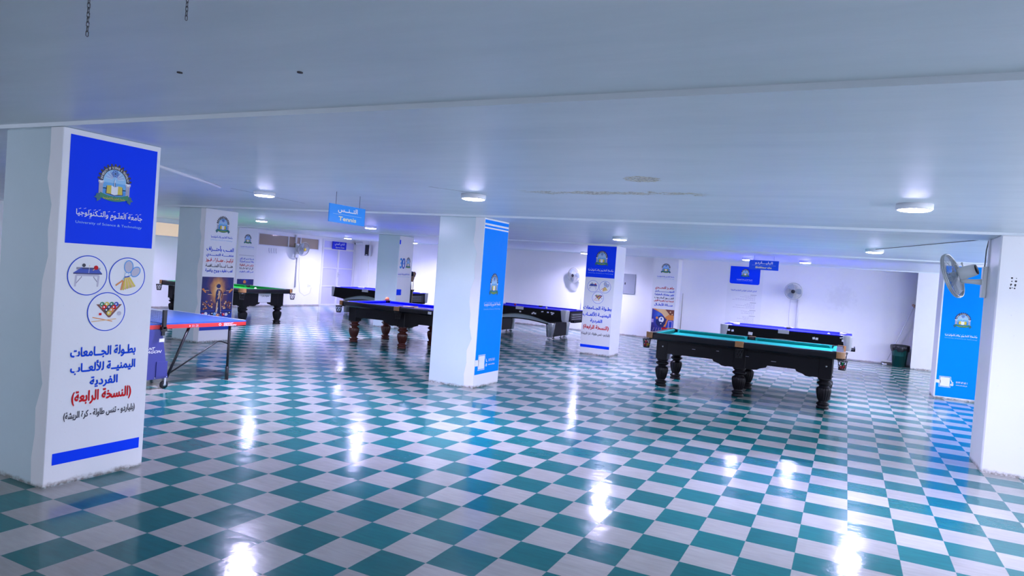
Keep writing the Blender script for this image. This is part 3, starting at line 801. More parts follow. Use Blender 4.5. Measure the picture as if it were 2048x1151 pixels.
# cues
def cue(name, a, b, label, m=M_MAPLE, r0=.0145, r1=.006, cat='cue stick'):
    a, b = Vector(a), Vector(b)
    t = thing(name, label, cat, a)
    d = b - a
    MB().tube([(0, 0, 0), d * .28], [r0, r0 * .85], M_BROWNP if m is M_MAPLE else m, 10).build('butt', t)
    MB().tube([d * .28, d * .985, d], [r0 * .85, r1, r1], m, 10).build('shaft', t)
    return t
cue('cue_stick', (-4.08, YB - .12, .002), (-4.10, YB - .03, 1.40), 'pale cue stick leaning on the back wall right of the arcade poster pilaster', M_GREYW)
zc3 = .80 * .96 + .016
cue('cue_stick', (-7.9, 11.42, zc3), (-6.75, 11.75, zc3), 'wooden cue stick lying across the blue cloth of the mahogany table')
# triangle of wood on the mahogany table
r = MB(); tri = [(-.16, -.14), (.16, -.14), (0, .14)]
for i in range(3):
    a, b = tri[i], tri[(i + 1) % 3]
    r.tube([(a[0], a[1], 0), (b[0], b[1], 0)], .014, M_MAPLE, 6)
tag(r.build('ball_rack', loc=(-7.75, 11.75, zc3)), 'triangular wooden ball rack on the blue cloth of the mahogany table', 'ball rack')

# ================================================================ TENNIS TABLE
t = thing('tennis_table', 'blue folding table tennis table with red edge standing behind the near left pillar', 'tennis table', (-7.575, 5.35, 0))
HW = .755
for s in (1, -1):
    y0, y1 = (.012, 1.21) if s > 0 else (-1.21, -.012)
    b = MB().box(-HW, HW, y0, y1, .742, .76, M_PTBLUE)
    b.box(-HW, HW, *((y1 - .02, y1) if s > 0 else (y0, y0 + .02)), .7602, .7606, M_PWHITE)
    b.build('table_top', t)
    e = MB()
    for x in (-HW, HW - .025): e.box(x, x + .025, y0 + (.026 if s < 0 else 0), y1 - (.026 if s > 0 else 0), .695, .742, M_PTRED)
    e.box(-HW, HW, *((y1 - .025, y1) if s > 0 else (y0, y0 + .025)), .695, .742, M_PTRED)
    ed = e.build('edge_band', t)
    if s > 0:
        q = MB(); q.text('GIANT', M_PWHITE, .93, .727, w=.15, h=.020, bold=.02, shear=.4); q.text('DRAGON', M_PWHITE, .955, .705, w=.20, h=.020, bold=.02, shear=.4)
        q.circle(.80, .718, .014, .006, M_PWHITE, n=16); q.build('lettering', ed, loc=(HW + .001, 0, 0), rot=(0, 0, PI / 2))
        q = MB(); q.text('01-28', M_LGREY, .44, .716, w=.085, h=.028); q.poly([(.36, .703), (.36, .728), (.375, .716)], M_PWHITE); q.build('number_mark', ed, loc=(HW + .001, 0, 0), rot=(0, 0, PI / 2))
    for x in (-HW + .03, HW - .03):
        yl = s * .98
        l = MB(); l.tube([(x, yl, .742), (x - .01 * (1 if x > 0 else -1), yl + s * .01, .05)], .017, M_BLKMET, 10); l.tube([(x, yl, .17), (x - .01 * (1 if x > 0 else -1), yl + s * .01, .0)], .022, M_BLKMET, 10)
        l.build('leg', t)
        MB().tube([(x, s * .40, .742), (x, s * .12, .12)], .016, M_BLKMET, 10).build('strut', t)
        MB().tube([(x, s * .10, .14), (x, s * .80, .50), (x, s * .86, .50), (x, yl, .46)], .009, M_BLKMET, 8).build('brace', t)
for x in (-HW + .01, HW - .03):
    q = MB().prism([(-.42, .12), (.11, .12), (.0, .69), (-.30, .69)], x, x + .03, M_PTPURP, 'yz')
    for y in (-.33, -.05): q.box(x + .028, x + .040, y, y + .14, .145, .32, M_PTPURP)
    for y in (-.36, -.18, -.06, .09): q.sphere((x + .032, y, .135), .007, M_SILVER, 8, 6)
    pn = q.build('side_panel', t)
    if x > 0:
        q = MB(); q.text('GIANT', M_PWHITE, -.155, .475, w=.16, h=.032, bold=.02, shear=.4); q.text('DRAGON', M_PWHITE, -.12, .437, w=.26, h=.032, bold=.02, shear=.4)
        q.build('lettering', pn, loc=(x + .0315, 0, 0), rot=(0, 0, PI / 2))
        MB().rect(-.03, .035, .545, .585, M_PAPER).build('label_sticker', pn, loc=(x + .0315, 0, 0), rot=(0, 0, PI / 2))
    c = MB().box(x - .01, x + .04, -.02, .06, .665, .70, M_DARKP); c.box(x + .02, x + .045, -.01, .03, .62, .665, M_DARKP); c.build('latch', t)
    for y in (-.36, .075):
        w_ = MB(); w_.tube([(x + .0, y, .045), (x + .03, y, .045)], .045, M_DARKP, 16); w_.tube([(x - .004, y, .045), (x + .034, y, .045)], .018, M_SILVER, 12)
        w_.box(x - .006, x + .036, y - .012, y + .012, .05, .125, M_SILVER); w_.build('castor', t)
MB().box(-HW + .04, HW - .04, -.06, .0, .12, .16, M_BLKMET).build('crossbar', t)
n = MB()
for i in range(9): n.box(-HW - .04, HW + .04, -.0012, .0012, .762 + i * .018, .7635 + i * .018, M_DARKP)
for i in range(86): n.box(-HW - .04 + i * .0187, -HW - .0385 + i * .0187, -.001, .001, .762, .908, M_DARKP)
n.box(-HW - .04, HW + .04, -.004, .004, .895, .912, M_PWHITE)
n.build('net', t)
for s in (-1, 1):
    p = MB().box(*sorted((s * (HW + .015), s * (HW + .045))), -.02, .02, .70, .915, M_DARKP); p.box(*sorted((s * (HW - .05), s * (HW + .045))), -.03, .03, .69, .72, M_DARKP)
    p.build('net_post', t)
# wheels must touch the floor under both ends of the panel

# ================================================================ FANS
def fan(name, label, wall, normal, aim, R=.22, arm=.22, plate=(.09, .30), cord=None, motor_len=.15, group='wall mounted fans', pm=None, hub=None):
    """wall: plate centre on the wall; normal: out of the wall; aim: direction the cage faces"""
    pm = pm or M_FANW
    N = Vector(normal).normalized(); A = Vector(aim).normalized()
    t = thing(name, label, 'fan', wall, 0, group)
    side = Vector((0, 0, 1)).cross(N).normalized()
    Mw = Matrix((( side.x, N.x, 0, 0), (side.y, N.y, 0, 0), (0, 0, 1, 0), (0, 0, 0, 1)))
    b = MB(); b.bev(-plate[0] / 2, plate[0] / 2, 0.001, .045, -plate[1] / 2, plate[1] / 2, pm, .01)
    b.v = [tuple(Mw @ Vector(v)) for v in b.v]; b.build('wall_plate', t)
    J = N * arm + Vector((0, 0, -.0))
    MB().tube([N * .03, N * (arm * .5), J], [.034, .026, .022], pm, 12).build('arm', t)
    # cage frame: local z = aim
    up = Vector((0, 0, 1)); X = up.cross(A).normalized(); Y = A.cross(X)
    Cc = J + Vector((0, 0, .085)) + A * .10
    Ma = Matrix(((X.x, Y.x, A.x, Cc.x), (X.y, Y.y, A.y, Cc.y), (X.z, Y.z, A.z, Cc.z), (0, 0, 0, 1)))
    def put(nm, mb):
        mb.v = [tuple(Ma @ Vector(v)) for v in mb.v]; return mb.build(nm, t)
    m_ = MB(); m_.lathe([(.03, -.075 - motor_len), (.058, -.07 - motor_len), (.066, -.05 - motor_len * .8), (.07, -.09), (.06, -.07), (.03, -.06)], pm, n=24)
    m_.lathe([(.055, -.0765 - motor_len), (.05, -.072 - motor_len)], M_DARKP, n=20); m_.tube([(0, .07, -.12), (0, .10, -.12)], .006, pm, 8); m_.sphere((0, .105, -.12), .012, pm, 10, 6)
    put('motor', m_)
    MB().tube([J + Vector((0, 0, -.01)), J + Vector((0, 0, .03)), Cc - A * .13 - Y * .05], .022, pm, 10).build('neck', t)
    g = MB()
    for rr, z in ((R, 0), (R * .985, .014), (R * .985, -.014)): g.ringtube((0, 0, z), rr, .0065, M_GRILL, 2, 40, 6)
    for rr in (R * .75, R * .45):
        g.ringtube((0, 0, .055 * (1 - (rr / R) ** 2) + .012), rr, .002, M_GRILL, 2, 32, 4); g.ringtube((0, 0, -.065 * (1 - (rr / R) ** 2) - .012), rr, .002, M_GRILL, 2, 32, 4)
    for i in range(72):
        a = 2 * PI * i / 72; ca, sa = math.cos(a), math.sin(a)
        g.tube([(ca * R * f, sa * R * f, .055 * (1 - f * f) + .012) for f in (.2, .55, .85, 1)], .0016, M_GRILL, 3, False)
        g.tube([(ca * R * f, sa * R * f, -.065 * (1 - f * f) - .012) for f in (.28, .55, .85, 1)], .0016, M_GRILL, 3, False)
    put('cage', g)
    c = MB(); c.lathe([(.05, .062), (.05, .07), (.04, .076), (.004, .078)], hub or pm, n=24); put('badge', c)
    c = MB(); c.lathe([(.035, -.05), (.038, .02), (.02, .035), (.003, .038)], M_BLADE, n=20); put('hub', c)
    for k in range(3):
        a0 = 2 * PI * k / 3; vs = []; fs = []
        for i in range(7):
            f = i / 6
            for j in range(5):
                r_ = .03 + (R * .88 - .03) * j / 4; wd = .5 + .32 * math.sin(PI * min(1, .25 + .75 * j / 4))
                a = a0 + (f - .5) * wd * 1.5; vs.append((r_ * math.cos(a), r_ * math.sin(a), (f - .5) * .055 * (1.2 - .5 * j / 4)))
        for i in range(6):
            for j in range(4): fs.append((i * 5 + j, (i + 1) * 5 + j, (i + 1) * 5 + j + 1, i * 5 + j + 1))
        n0 = len(vs); vs2 = vs + [(x, y, z - .003) for x, y, z in vs]; fs2 = fs + [tuple(q + n0 for q in reversed(f)) for f in fs]
        put('blade', MB().add(vs2, fs2, M_BLADE, True))
    if cord:
        MB().tube([Vector(p) - Vector(wall) for p in cord], .006, M_WIRE if cord[0][2] > wall[2] else M_FANW, 6).build('cord', t)
    return t
fan('wall_fan', 'large cream wall fan seen from behind on the right foreground pillar', (1.49, 8.87, 1.905), (-1, 0, 0), (-.88, .40, -.34), R=.245, arm=.22, plate=(.11, .33), motor_len=.16, pm=M_PLASTIC,
    cord=[(1.50, 9.02, ZB), (1.482, 8.99, 2.25), (1.478, 8.97, 2.10), (1.47, 8.93, 2.06)])
o = MB().box(1.475, 1.4895, 8.80, 8.86, 2.07, ZB - .002, M_TRUNK).build('cable_trunking'); tag(o, 'upright white cable trunking above the large fan on the right pillar', 'trunking')
fan('wall_fan', 'white wall fan with yellow badge on the left wall under the high windows', (XL, 17.12, 1.83), (1, 0, 0), (.95, -.10, -.22), R=.225, arm=.22, plate=(.16, .46), hub=M_BALLY)
fan('wall_fan', 'grey blue wall fan on the back wall left of the tournament pillar', (-7.38, YB, 1.62), (0, -1, 0), (-.30, -.92, -.12), R=.235, arm=.2, plate=(.12, .26), hub=M_DARKP)
fan('wall_fan', 'grey blue wall fan on the back wall right of the printed rules sheet', (-1.12, YB, 1.62), (0, -1, 0), (-.05, -.98, -.12), R=.225, arm=.2, plate=(.12, .26), hub=M_DARKP)
def conduit(pts, label, r=.022, m=None):
    o = MB().tube(pts, r, m or M_TRUNK, 8).build('cable_conduit'); tag(o, label, 'conduit')
conduit([(XL + .05, 17.02, 2.34), (XL + .05, 17.02, 2.065)], 'short white conduit above the yellow badged fan', .035)
conduit([(XL + .024, 17.16, 1.60), (XL + .024, 17.14, .62)], 'white conduit below the yellow badged fan on the left wall')
conduit([(-7.21, YB - .024, 1.82), (-7.22, YB - .024, .45)], 'thin white conduit beside the fan left of the tournament pillar', .02)
conduit([(-1.0, YB - .03, 1.48), (-1.01, YB - .03, .60)], 'white conduit below the fan right of the rules sheet', .026)
def wire(pts, label, r=.004, m=None):
    o = MB().tube(pts, r, m or M_LGREY, 5).build('hanging_cable'); tag(o, label, 'cable')
wire([(-1.2, YB - .02, 1.48), (-1.21, YB - .015, 1.1), (-1.2, YB - .015, .8), (-1.12, YB - .015, .62), (-1.08, YB - .015, .55)], 'thin white cable hanging from the fan right of the rules sheet')
wire([(XL + .012, 17.26, 1.60), (XL + .012, 17.3, .9), (XL + .012, 17.38, .46), (XL + .012, 17.62, .34), (XL + .012, 17.85, .42), (XL + .012, 17.92, .62)], 'thin grey cable looping down to the socket on the left wall')
def socket(loc, label, rz=PI / 2):
    t = thing('wall_socket', label, 'socket', loc, rz)
    MB().bev(-.075, .075, -.012, 0, -.05, .05, M_FANW, .004).build('face_plate', t)
    b = MB()
    for dx in (-.02, .02): b.tube([(dx, -.0135, 0), (dx, -.011, 0)], .006, M_DARKP, 8)
    b.build('socket_holes', t)
socket((XL, 17.82, .68), 'white wall socket below the yellow badged fan')
socket((XL, 11.92, .56), 'white wall socket with a plug at the left, behind the near left pillar')

# ================================================================ SMALL THINGS ON WALLS AND CEILING
t = thing('loudspeaker', 'black and silver box speaker high on the far left back wall', 'speaker', (-15.50, 19.90, 2.05))
MB().bev(-.125, .125, -.01, .115, -.205, .205, M_SILVP, .02).build('speaker_box', t)
MB().bev(-.085, .085, -.022, -.008, -.19, .19, M_DARKP, .006).build('grille', t)
MB().box(-.04, .04, -.025, -.022, -.175, -.155, M_PWHITE).build('badge', t)
MB().tube([(.05, .03, .20), (.06, .05, .27), (.02, .10, .33)], .008, M_FANW, 6).build('cable', t)
t = thing('security_camera', 'small white security camera at the top of the far left corner', 'camera', (-15.92, 19.96, 2.275))
MB().box(-.03, .05, .02, .12, -.03, .05, M_FANW).build('mount', t)
MB().tube([(-.12, -.06, -.01), (.10, .06, .02)], .042, M_FANW, 14).build('camera_body', t)
MB().tube([(-.122, -.061, -.01), (-.15, -.078, -.018)], .034, M_DARKP, 14).build('lens', t)
t = thing('electrical_panel', 'flat grey electrical panel on the back wall right of the tournament pillar', 'panel', (-5.73, YB, 1.555))
MB().bev(-.19, .19, -.03, 0, -.30, .30, M_PANELG, .006).build('door', t)
MB().box(-.135, -.105, -.036, -.03, -.03, .035, M_DARKP).build('lock', t)
# hooks drawn as four small brackets on the left wall
for i in range(4):
    o = MB().tube([(XL + .01, 15.92 + i * .10, 1.84), (XL + .03, 15.90 + i * .10, 1.76), (XL + .012, 15.94 + i * .10, 1.69)], .007, M_LGREY, 5).build('wall_hook')
    tag(o, 'small grey wall hook, %s of the four under the high windows' % ('leftmost', 'second from the left', 'third from the left', 'rightmost')[i], 'hook', 'wall hooks under the windows')
# sockets drilled in the front of the right pillar
hb = MB()
for px, pz, r in ((1.606, 1.945, .012), (1.642, 1.944, .006), (1.607, 1.913, .008), (1.640, 1.915, .013), (1.603, 1.882, .011), (1.637, 1.880, .012), (1.601, 1.870, .006), (1.637, 1.871, .010), (1.599, 1.845, .011), (1.615, 1.849, .006), (1.634, 1.845, .010)):
    hb.sphere((px, 8.2795, pz), r * .72, M_HOLES, 10, 8, (1, .12, 1))
struct(hb.build('drill_holes'))
# hanging steel chains near the camera
def chain(x, y, z0, z1, label):
    t = thing('hanging_chain', label, 'chain', (x, y, z1), 0, 'steel chains hanging from the ceiling')
    z = z1; i = 0
    base = MB()
    for s_ in (-1, 1): base.tube([(s_ * .0028, 0, -.005), (s_ * .0028, 0, .005)], .0012, M_CHAIN, 5)
    base.tube([(-.0028, 0, .005), (0, 0, .0072), (.0028, 0, .005)], .0012, M_CHAIN, 5); base.tube([(-.0028, 0, -.005), (0, 0, -.0072), (.0028, 0, -.005)], .0012, M_CHAIN, 5)
    me = base.mesh('chain_link'); n = int((z1 - z0) / .0115)
    for i in range(n): link('chain_link', me, t, (0, 0, -.006 - i * .0115), (0, 0, PI / 2 * (i % 2)))
chain(*CH1, ZC, 'longer steel chain hanging from the ceiling at the top left edge')
chain(*CH2, ZC, 'shorter steel chain hanging from the ceiling right of the longer one')
for x, y, l in ((-2.47, 2.10, 'left'), (-1.90, 2.22, 'right')):
    o = MB().lathe([(.012, -.004), (.012, 0)], M_HOLES, n=10).build('ceiling_hook_hole', loc=(x, y, ZC)); struct(o)

# hanging signs
def hang_sign(name, label, loc, rz, w_, h_, m, ar, en, z_top, my, cap):
    t = thing(name, label, 'sign', loc, rz)
    MB().box(-w_ / 2, w_ / 2, -.006, .006, -h_ / 2, h_ / 2, m).build('sign_board', t)
    q = MB(); q.text(ar, M_PWHITE, .0, h_ * .22, w=w_ * cap[0], h=h_ * cap[1], L=14, bold=.03)
    q.rect(-w_ * .40, w_ * .40, -h_ * .035, -h_ * .015, M_PALE, 14)
    q.text(en, my, 0, -h_ * .25, w=w_ * cap[2], h=h_ * cap[3], L=14, bold=.035)
    q.build('lettering', t)
    for s in (-1, 1): MB().tube([(s * w_ * .33, 0, h_ / 2), (s * w_ * .33, 0, z_top - loc[2])], .0025, M_WIRE, 5).build('hanging_wire', t)
    return t
hang_sign('hanging_sign', 'sky blue hanging sign reading Tennis', (-5.0, 6.245, 2.15), PI / 2, .615, .203, M_SIGN, 'التــنــس', 'Tennis', ZC, M_SIGNY, (.55, .36, .50, .24))
hang_sign('hanging_sign', 'deep blue hanging sign reading Billiards', (-1.48, 15.6, 2.19), 0, .60, .205, M_SIGNB, 'البليـــاردو', 'Billiards', ZC, M_SIGNY, (.60, .34, .55, .20))
t = thing('door_sign', 'small blue sign above the white double door', 'sign', (XL + .035, 19.17, 2.13), PI / 2)
MB().box(-.36, .36, -.01, .012, -.135, .135, mat('sign_dark_blue', (.006, .02, .62), .35)).build('sign_board', t)
q = MB(); q.text('النادي الصحي', M_PWHITE, 0, .045, w=.52, h=.12, L=22, bold=.012); q.text('Sports Club', M_SIGNY, .02, -.075, w=.46, h=.06, L=22, bold=.01); q.build('lettering', t)

# ================================================================ BIN, BROOM
t = thing('waste_bin', 'dark green plastic bin lined with a black bag by the back wall', 'bin', (1.46, 19.76, 0))
b = MB(); b.lathe([(.135, 0), (.14, .01), (.155, .20), (.158, .205), (.158, .225), (.160, .23), (.185, .50), (.19, .50), (.19, .53), (.178, .53), (.15, .02)], M_BIN, n=36)
for k in range(8):
    a = 2 * PI * k / 8; b.tube([(.148 * math.cos(a), .148 * math.sin(a), .04), (.187 * math.cos(a), .187 * math.sin(a), .49)], .004, M_BIN, 5)
b.build('bin_body', t)
l = MB(); vs = []; fs = []; n_ = 40
for i, (r_, z) in enumerate(((.140, .30), (.174, .50), (.186, .545), (.205, .535), (.212, .47), (.205, .405), (.198, .395))):
    for k in range(n_):
        a = 2 * PI * k / n_; rr = r_ + (.008 * math.sin(7 * a) + .006 * math.sin(13 * a + 1)) * (i >= 3); zz = z + (.022 * math.sin(5 * a) + .014 * math.sin(11 * a)) * (i >= 4)
        vs.append((rr * math.cos(a), rr * math.sin(a), zz))
for i in range(6):
    for k in range(n_): fs.append((i * n_ + k, i * n_ + (k + 1) % n_, (i + 1) * n_ + (k + 1) % n_, (i + 1) * n_ + k))
l.add(vs, fs, M_LINER, True); l.build('bag_liner', t)
t = thing('broom', 'broom with a white handle leaning behind the green bin', 'broom', (1.20, 19.99, 0))
MB().tube([(0.0, 0, .10), (.165, -.05, .56), (.50, -.20, 1.58)], .012, M_FANW, 8).build('handle', t)
MB().box(-.12, .10, -.025, .025, .07, .11, M_PLASTIC).build('head', t)
b = MB()
for i in range(22): b.tube([(-.115 + i * .0098, (i % 3 - 1) * .014, .075), (-.125 + i * .0106, (i % 3 - 1) * .022, .0)], .0035, M_GREYW, 4)
b.build('bristles', t)
o = MB()
for i in range(7): o.sphere((random.uniform(-.06, .06), random.uniform(-.03, .03), random.uniform(.01, .03)), random.uniform(.012, .028), M_PAPER, 8, 6, (1, 1, .7))
tag(o.build('crumpled_paper', loc=(1.14, 19.80, .004)), 'bit of crumpled white paper on the floor left of the green bin', 'paper')

# ================================================================ EMBLEM, drawn once on a unit square (x -.5..+.5, z 0..1)
def emblem_mesh():
    b = MB(); D = .002
    def arc(r, a0, a1, n, c=(0, .55)): return [(c[0] + r * math.cos(a0 + (a1 - a0) * i / n), c[1] + r * math.sin(a0 + (a1 - a0) * i / n)) for i in range(n + 1)]
    # inside of the arch in three printed blues
    b.poly(arc(.32, 0, PI, 24) + [(-.32, .40), (.32, .40)], M_PALE, 1, dy=D)
    b.poly([(-.32, .52), (.32, .52), (.32, .36), (-.32, .36)], M_LBLUE, 2, dy=D)
    b.poly([(-.32, .38), (.32, .38), (.32, .16), (-.32, .16)], M_MBLUE, 2, dy=D)
    # gear teeth and black arch
    for i in range(13):
        a = PI * (i + .5) / 13
        b.poly([(.39 * math.cos(a - .07), .55 + .39 * math.sin(a - .07)), (.45 * math.cos(a - .05), .55 + .45 * math.sin(a - .05)), (.45 * math.cos(a + .05), .55 + .45 * math.sin(a + .05)), (.39 * math.cos(a + .07), .55 + .39 * math.sin(a + .07))], M_BLACK, 2, dy=D)
    o_, i_ = arc(.40, 0, PI, 36), arc(.305, 0, PI, 36)
    for k in range(36): b.poly([o_[k], o_[k + 1], i_[k + 1], i_[k]], M_BLACK, 3, dy=D)
    s = 'UNIVERSITY OF SCIENCE & TECHNOLOGY'
    for i, ch in enumerate(s):
        if ch == ' ': continue
        a = PI * .96 - PI * .92 * i / (len(s) - 1)
        b.text(ch, M_PWHITE, .352 * math.cos(a), .55 + .352 * math.sin(a), w=.030 if ch != 'I' else .010, h=.055, L=4, dy=D, rot=a - PI / 2, bold=.01)
    # columns
    for sg in (-1, 1):
        x = sg * .355
        b.rect(x - .052, x + .052, .17, .50, M_LGREY, 3, dy=D)
        for k in range(4): b.rect(x - .042 + k * .025, x - .034 + k * .025, .18, .50, M_GREYP, 4, dy=D)
        b.rect(x - .07, x + .07, .49, .545, M_PWHITE, 5, dy=D); b.rect(x - .055, x + .055, .47, .49, M_LGREY, 5, dy=D)
        for k in (-1, 1): b.disc(x + k * .05, .505, .02, M_LGREY, 6, 12, dy=D)
    # atom
    for k in range(3): b.circle(0, .755, .095, .008, M_ROYALP, 4, 28, .42, k * PI / 3, dy=D)
    b.circle(0, .755, .075, .006, M_ROYALP, 4, 24, dy=D); b.disc(0, .755, .022, M_NAVYP, 5, 14, dy=D)
    # rays
    for sg in (-1, 1):
        for k in range(6):
            a = .12 + k * .17; c_, s_ = math.cos(a), math.sin(a)
            b.band([(sg * .07 * c_ * 1.1, .60 + .07 * s_), (sg * .25 * c_, .60 + .25 * s_)], .008, M_PINK if k % 2 else M_PWHITE, 4, dy=D)
    # book and pen
    b.poly([(-.215, .43), (0, .40), (.215, .43), (.23, .24), (0, .205), (-.23, .24)], M_NAVYP, 5, dy=D)
    b.poly([(-.20, .445), (-.10, .455), (0, .42), (0, .22), (-.10, .245), (-.21, .25)], M_YEL, 6, dy=D)
    b.poly([(.20, .445), (.10, .455), (0, .42), (0, .22), (.10, .245), (.21, .25)], M_YEL, 6, dy=D)
    b.poly([(-.09, .455), (0, .42), (0, .22), (-.085, .243)], M_PWHITE, 7, dy=D); b.poly([(.09, .455), (0, .42), (0, .22), (.085, .243)], M_PWHITE, 7, dy=D)
    b.rect(-.016, .0, .43, .56, M_PWHITE, 8, dy=D); b.rect(.0, .014, .43, .53, M_BLACK, 8, dy=D); b.poly([(-.012, .56), (0, .62), (.012, .56)], M_PWHITE, 8, dy=D)
    b.rect(-.006, .006, .13, .22, M_NAVYP, 7, dy=D)
    # ribbon
    def rz(x): return .06 + .55 * x * x
    xs = [-.37 + .74 * i / 14 for i in range(15)]
    b.poly([(x, rz(x) + .125) for x in xs] + [(x, rz(x)) for x in reversed(xs)], M_GREEN, 8, dy=D)
    for sg in (-1, 1):
        b.poly([(sg * .34, .24), (sg * .46, .21), (sg * .47, .155), (sg * .52, .12), (sg * .45, .095), (sg * .44, .02), (sg * .35, .075)], M_TEALP, 7, dy=D)
    b.text('جامعة العلوم والتكنولوجيا', M_YEL, 0, .125, w=.58, h=.075, L=9, dy=D, bold=.012)
    return b.mesh('emblem')
EMB = emblem_mesh()
def emblem(parent, cx, z0, w_, h_, y=-.004): return link('emblem', EMB, parent, (cx, y, z0), None, (w_, w_, h_))
def namemesh(m, m2):
    b = MB()
    b.text('جامعة العلـوم والتـكنولوجيا', m, 0, .54, w=1.0, h=.31, bold=.016)
    for i, x in enumerate((-.45, -.38, -.31, -.24, -.17, -.10, -.03, .05, .12, .19, .25, .32, .40, .46)): z = .695 + .022 * math.sin(i * 2.1); b.band([(x - .014, z), (x + .004, z + .012), (x + .016, z + .03)], .010, m)
    for x, z in ((.30, .39), (-.30, .39), (.02, .39)): b.band([(x - .014, z), (x + .016, z + .014)], .009, m)
    b.text('University of Science & Technology', m2, 0, .22, w=1.0, h=.115)
    return b.mesh('lettering')
NAME_W = namemesh(M_PWHITE, M_PALE); NAME_B = namemesh(M_BLUE2, M_LBLUE)
def uname(parent, cx, cz, w_, h_, me, y=-.004): return link('lettering', me, parent, (cx, y, cz - h_ * .45), None, (w_, w_, h_))
def icon_mesh(kind):
    b = MB(); D = .002
    b.disc(0, 0, .49, M_PWHITE, 1, 48, dy=D); b.circle(0, 0, .49, .022, M_BLUE2, 2, 56, dy=D)
    if kind == 0:
        b.poly([(-.36, .06), (.36, .06), (.24, .19), (-.17, .19)], M_ROYALP, 3, dy=D); b.rect(-.36, .36, .03, .06, M_NAVYP, 4, dy=D); b.rect(-.29, .28, -.02, .03, M_LGREY, 3, dy=D)
        b.band([(.02, .06), (.03, .19)], .008, M_PWHITE, 4, dy=D)
        b.rect(-.29, .31, .14, .20, M_GREYP, 2.2, dy=D); b.rect(-.15, .22, .155, .19, M_NAVYP, 4, dy=D)
        for x in (-.29, .27): b.poly([(x - .02, .0), (x + .03, .0), (x + .01, -.28), (x - .03, -.28)], M_LGREY, 2.7, dy=D)
        for sg in (-1, 1): b.band([(sg * .28, -.20), (sg * .15, -.04), (sg * .17, .0)], .02, M_GREYP, 2.4, dy=D)
        b.disc(-.11, .25, .045, M_BLACK, 5, 18, dy=D); b.disc(.20, .20, .055, M_RED, 5, 18, dy=D); b.band([(.16, .16), (.12, .13)], .02, M_PEACH, 5, dy=D); b.disc(.03, .24, .014, M_PEACH, 5, 10, dy=D)
    elif kind == 1:
        b.circle(.02, .26, .12, .022, M_MBLUE, 3, 28, 1.35, 0, dy=D); b.circle(.22, .13, .11, .022, M_MBLUE, 3.3, 28, 1.35, -.75, dy=D)
        b.disc(.02, .26, .11, M_LGREY, 2.5, 24, 1.35, dy=D); b.disc(.22, .13, .10, M_LGREY, 2.7, 24, 1.35, dy=D, rot=-.75)
        b.band([(-.02, .09), (-.12, -.08)], .018, M_LBLUE, 4, dy=D); b.band([(.10, .04), (-.10, -.10)], .018, M_LBLUE, 4.3, dy=D)
        b.band([(-.12, -.10), (-.31, -.24)], .04, M_ORANGE, 4, dy=D); b.band([(-.11, -.12), (-.16, -.36)], .04, M_ORANGE, 4.6, dy=D)
        b.disc(-.02, .04, .06, M_PWHITE, 5, 18, dy=D); b.circle(-.02, .04, .06, .01, M_LBLUE, 5.5, 18, dy=D); b.band([(-.08, -.02), (.05, .01)], .03, M_ROYALP, 6, dy=D)
        for k in range(7):
            f = k / 6; b.band([(-.06 + .11 * f, -.02), (-.10 + .32 * f, -.36 + .10 * f)], .042, M_PEACH if k % 2 else M_YEL, 5 + k * .15, dy=D)
    else:
        b.poly([(-.28, .19), (.40, .19), (.10, -.15), (.05, -.15)], M_BROWNP, 3, dy=D); b.poly([(-.19, .16), (.31, .16), (.07, -.09)], M_PWHITE, 3.5, dy=D)
        cols = [M_GREEN, M_YEL, M_GREEN, M_ROYALP, M_RED, M_NAVYP, M_RED, M_BLACK, M_ORANGE, M_YEL]; i = 0
        for row, n_ in enumerate((4, 3, 2, 1)):
            for q in range(n_):
                x = .06 + (q - (n_ - 1) / 2) * .125; z = .19 - row * .075
                b.disc(x, z, .062, cols[i], 4 + row, 16, dy=D); b.disc(x - .01, z + .005, .022, M_PWHITE, 4.4 + row, 10, dy=D); i += 1
        b.rect(-.20, -.13, -.09, -.03, M_RED, 4, dy=D); b.disc(.34, -.05, .055, M_LGREY, 4, 18, dy=D)
        b.band([(-.36, -.14), (.16, -.25)], .022, M_ORANGE, 4, dy=D); b.band([(-.38, -.25), (.26, -.19)], .022, M_PEACH, 4.5, dy=D)
    return b.mesh('sport_icon')
ICON = [icon_mesh(k) for k in range(3)]
def sheet(parent, w_, z0, z1, flap=0.0, m=None, name='vinyl_sheet', th=.0025):
    """vinyl wrapped over the front and, by flap, round the left edge of the pillar"""
    m = m or M_WHITE
    b = MB(); b.box(0, w_, -th, 0, z0, z1, m)
    if flap:
        n = 14; vs = []; fs = []
        for i in range(n + 1):
            z = z0 + (z1 - z0) * i / n
            e = flap * (.85 + .2 * math.sin(i * 1.1) + .15 * math.sin(i * 2.7)) if 0 < i < n else flap
            vs += [(-.0035, -th, z), (-.0035, e, z), (-.0012, e, z), (-.0012, -th, z)]
        for i in range(n):
            for j in range(4): fs.append((i * 4 + j, i * 4 + (j + 1) % 4, (i + 1) * 4 + (j + 1) % 4, (i + 1) * 4 + j))
        fs += [(0, 1, 2, 3), tuple(range(n * 4 + 3, n * 4 - 1, -1))]
        b.add(vs, fs, m)
    return b.build(name, parent)
def banner(name, label, loc, rz, group=None): return thing(name, label, 'banner', loc, rz, group)

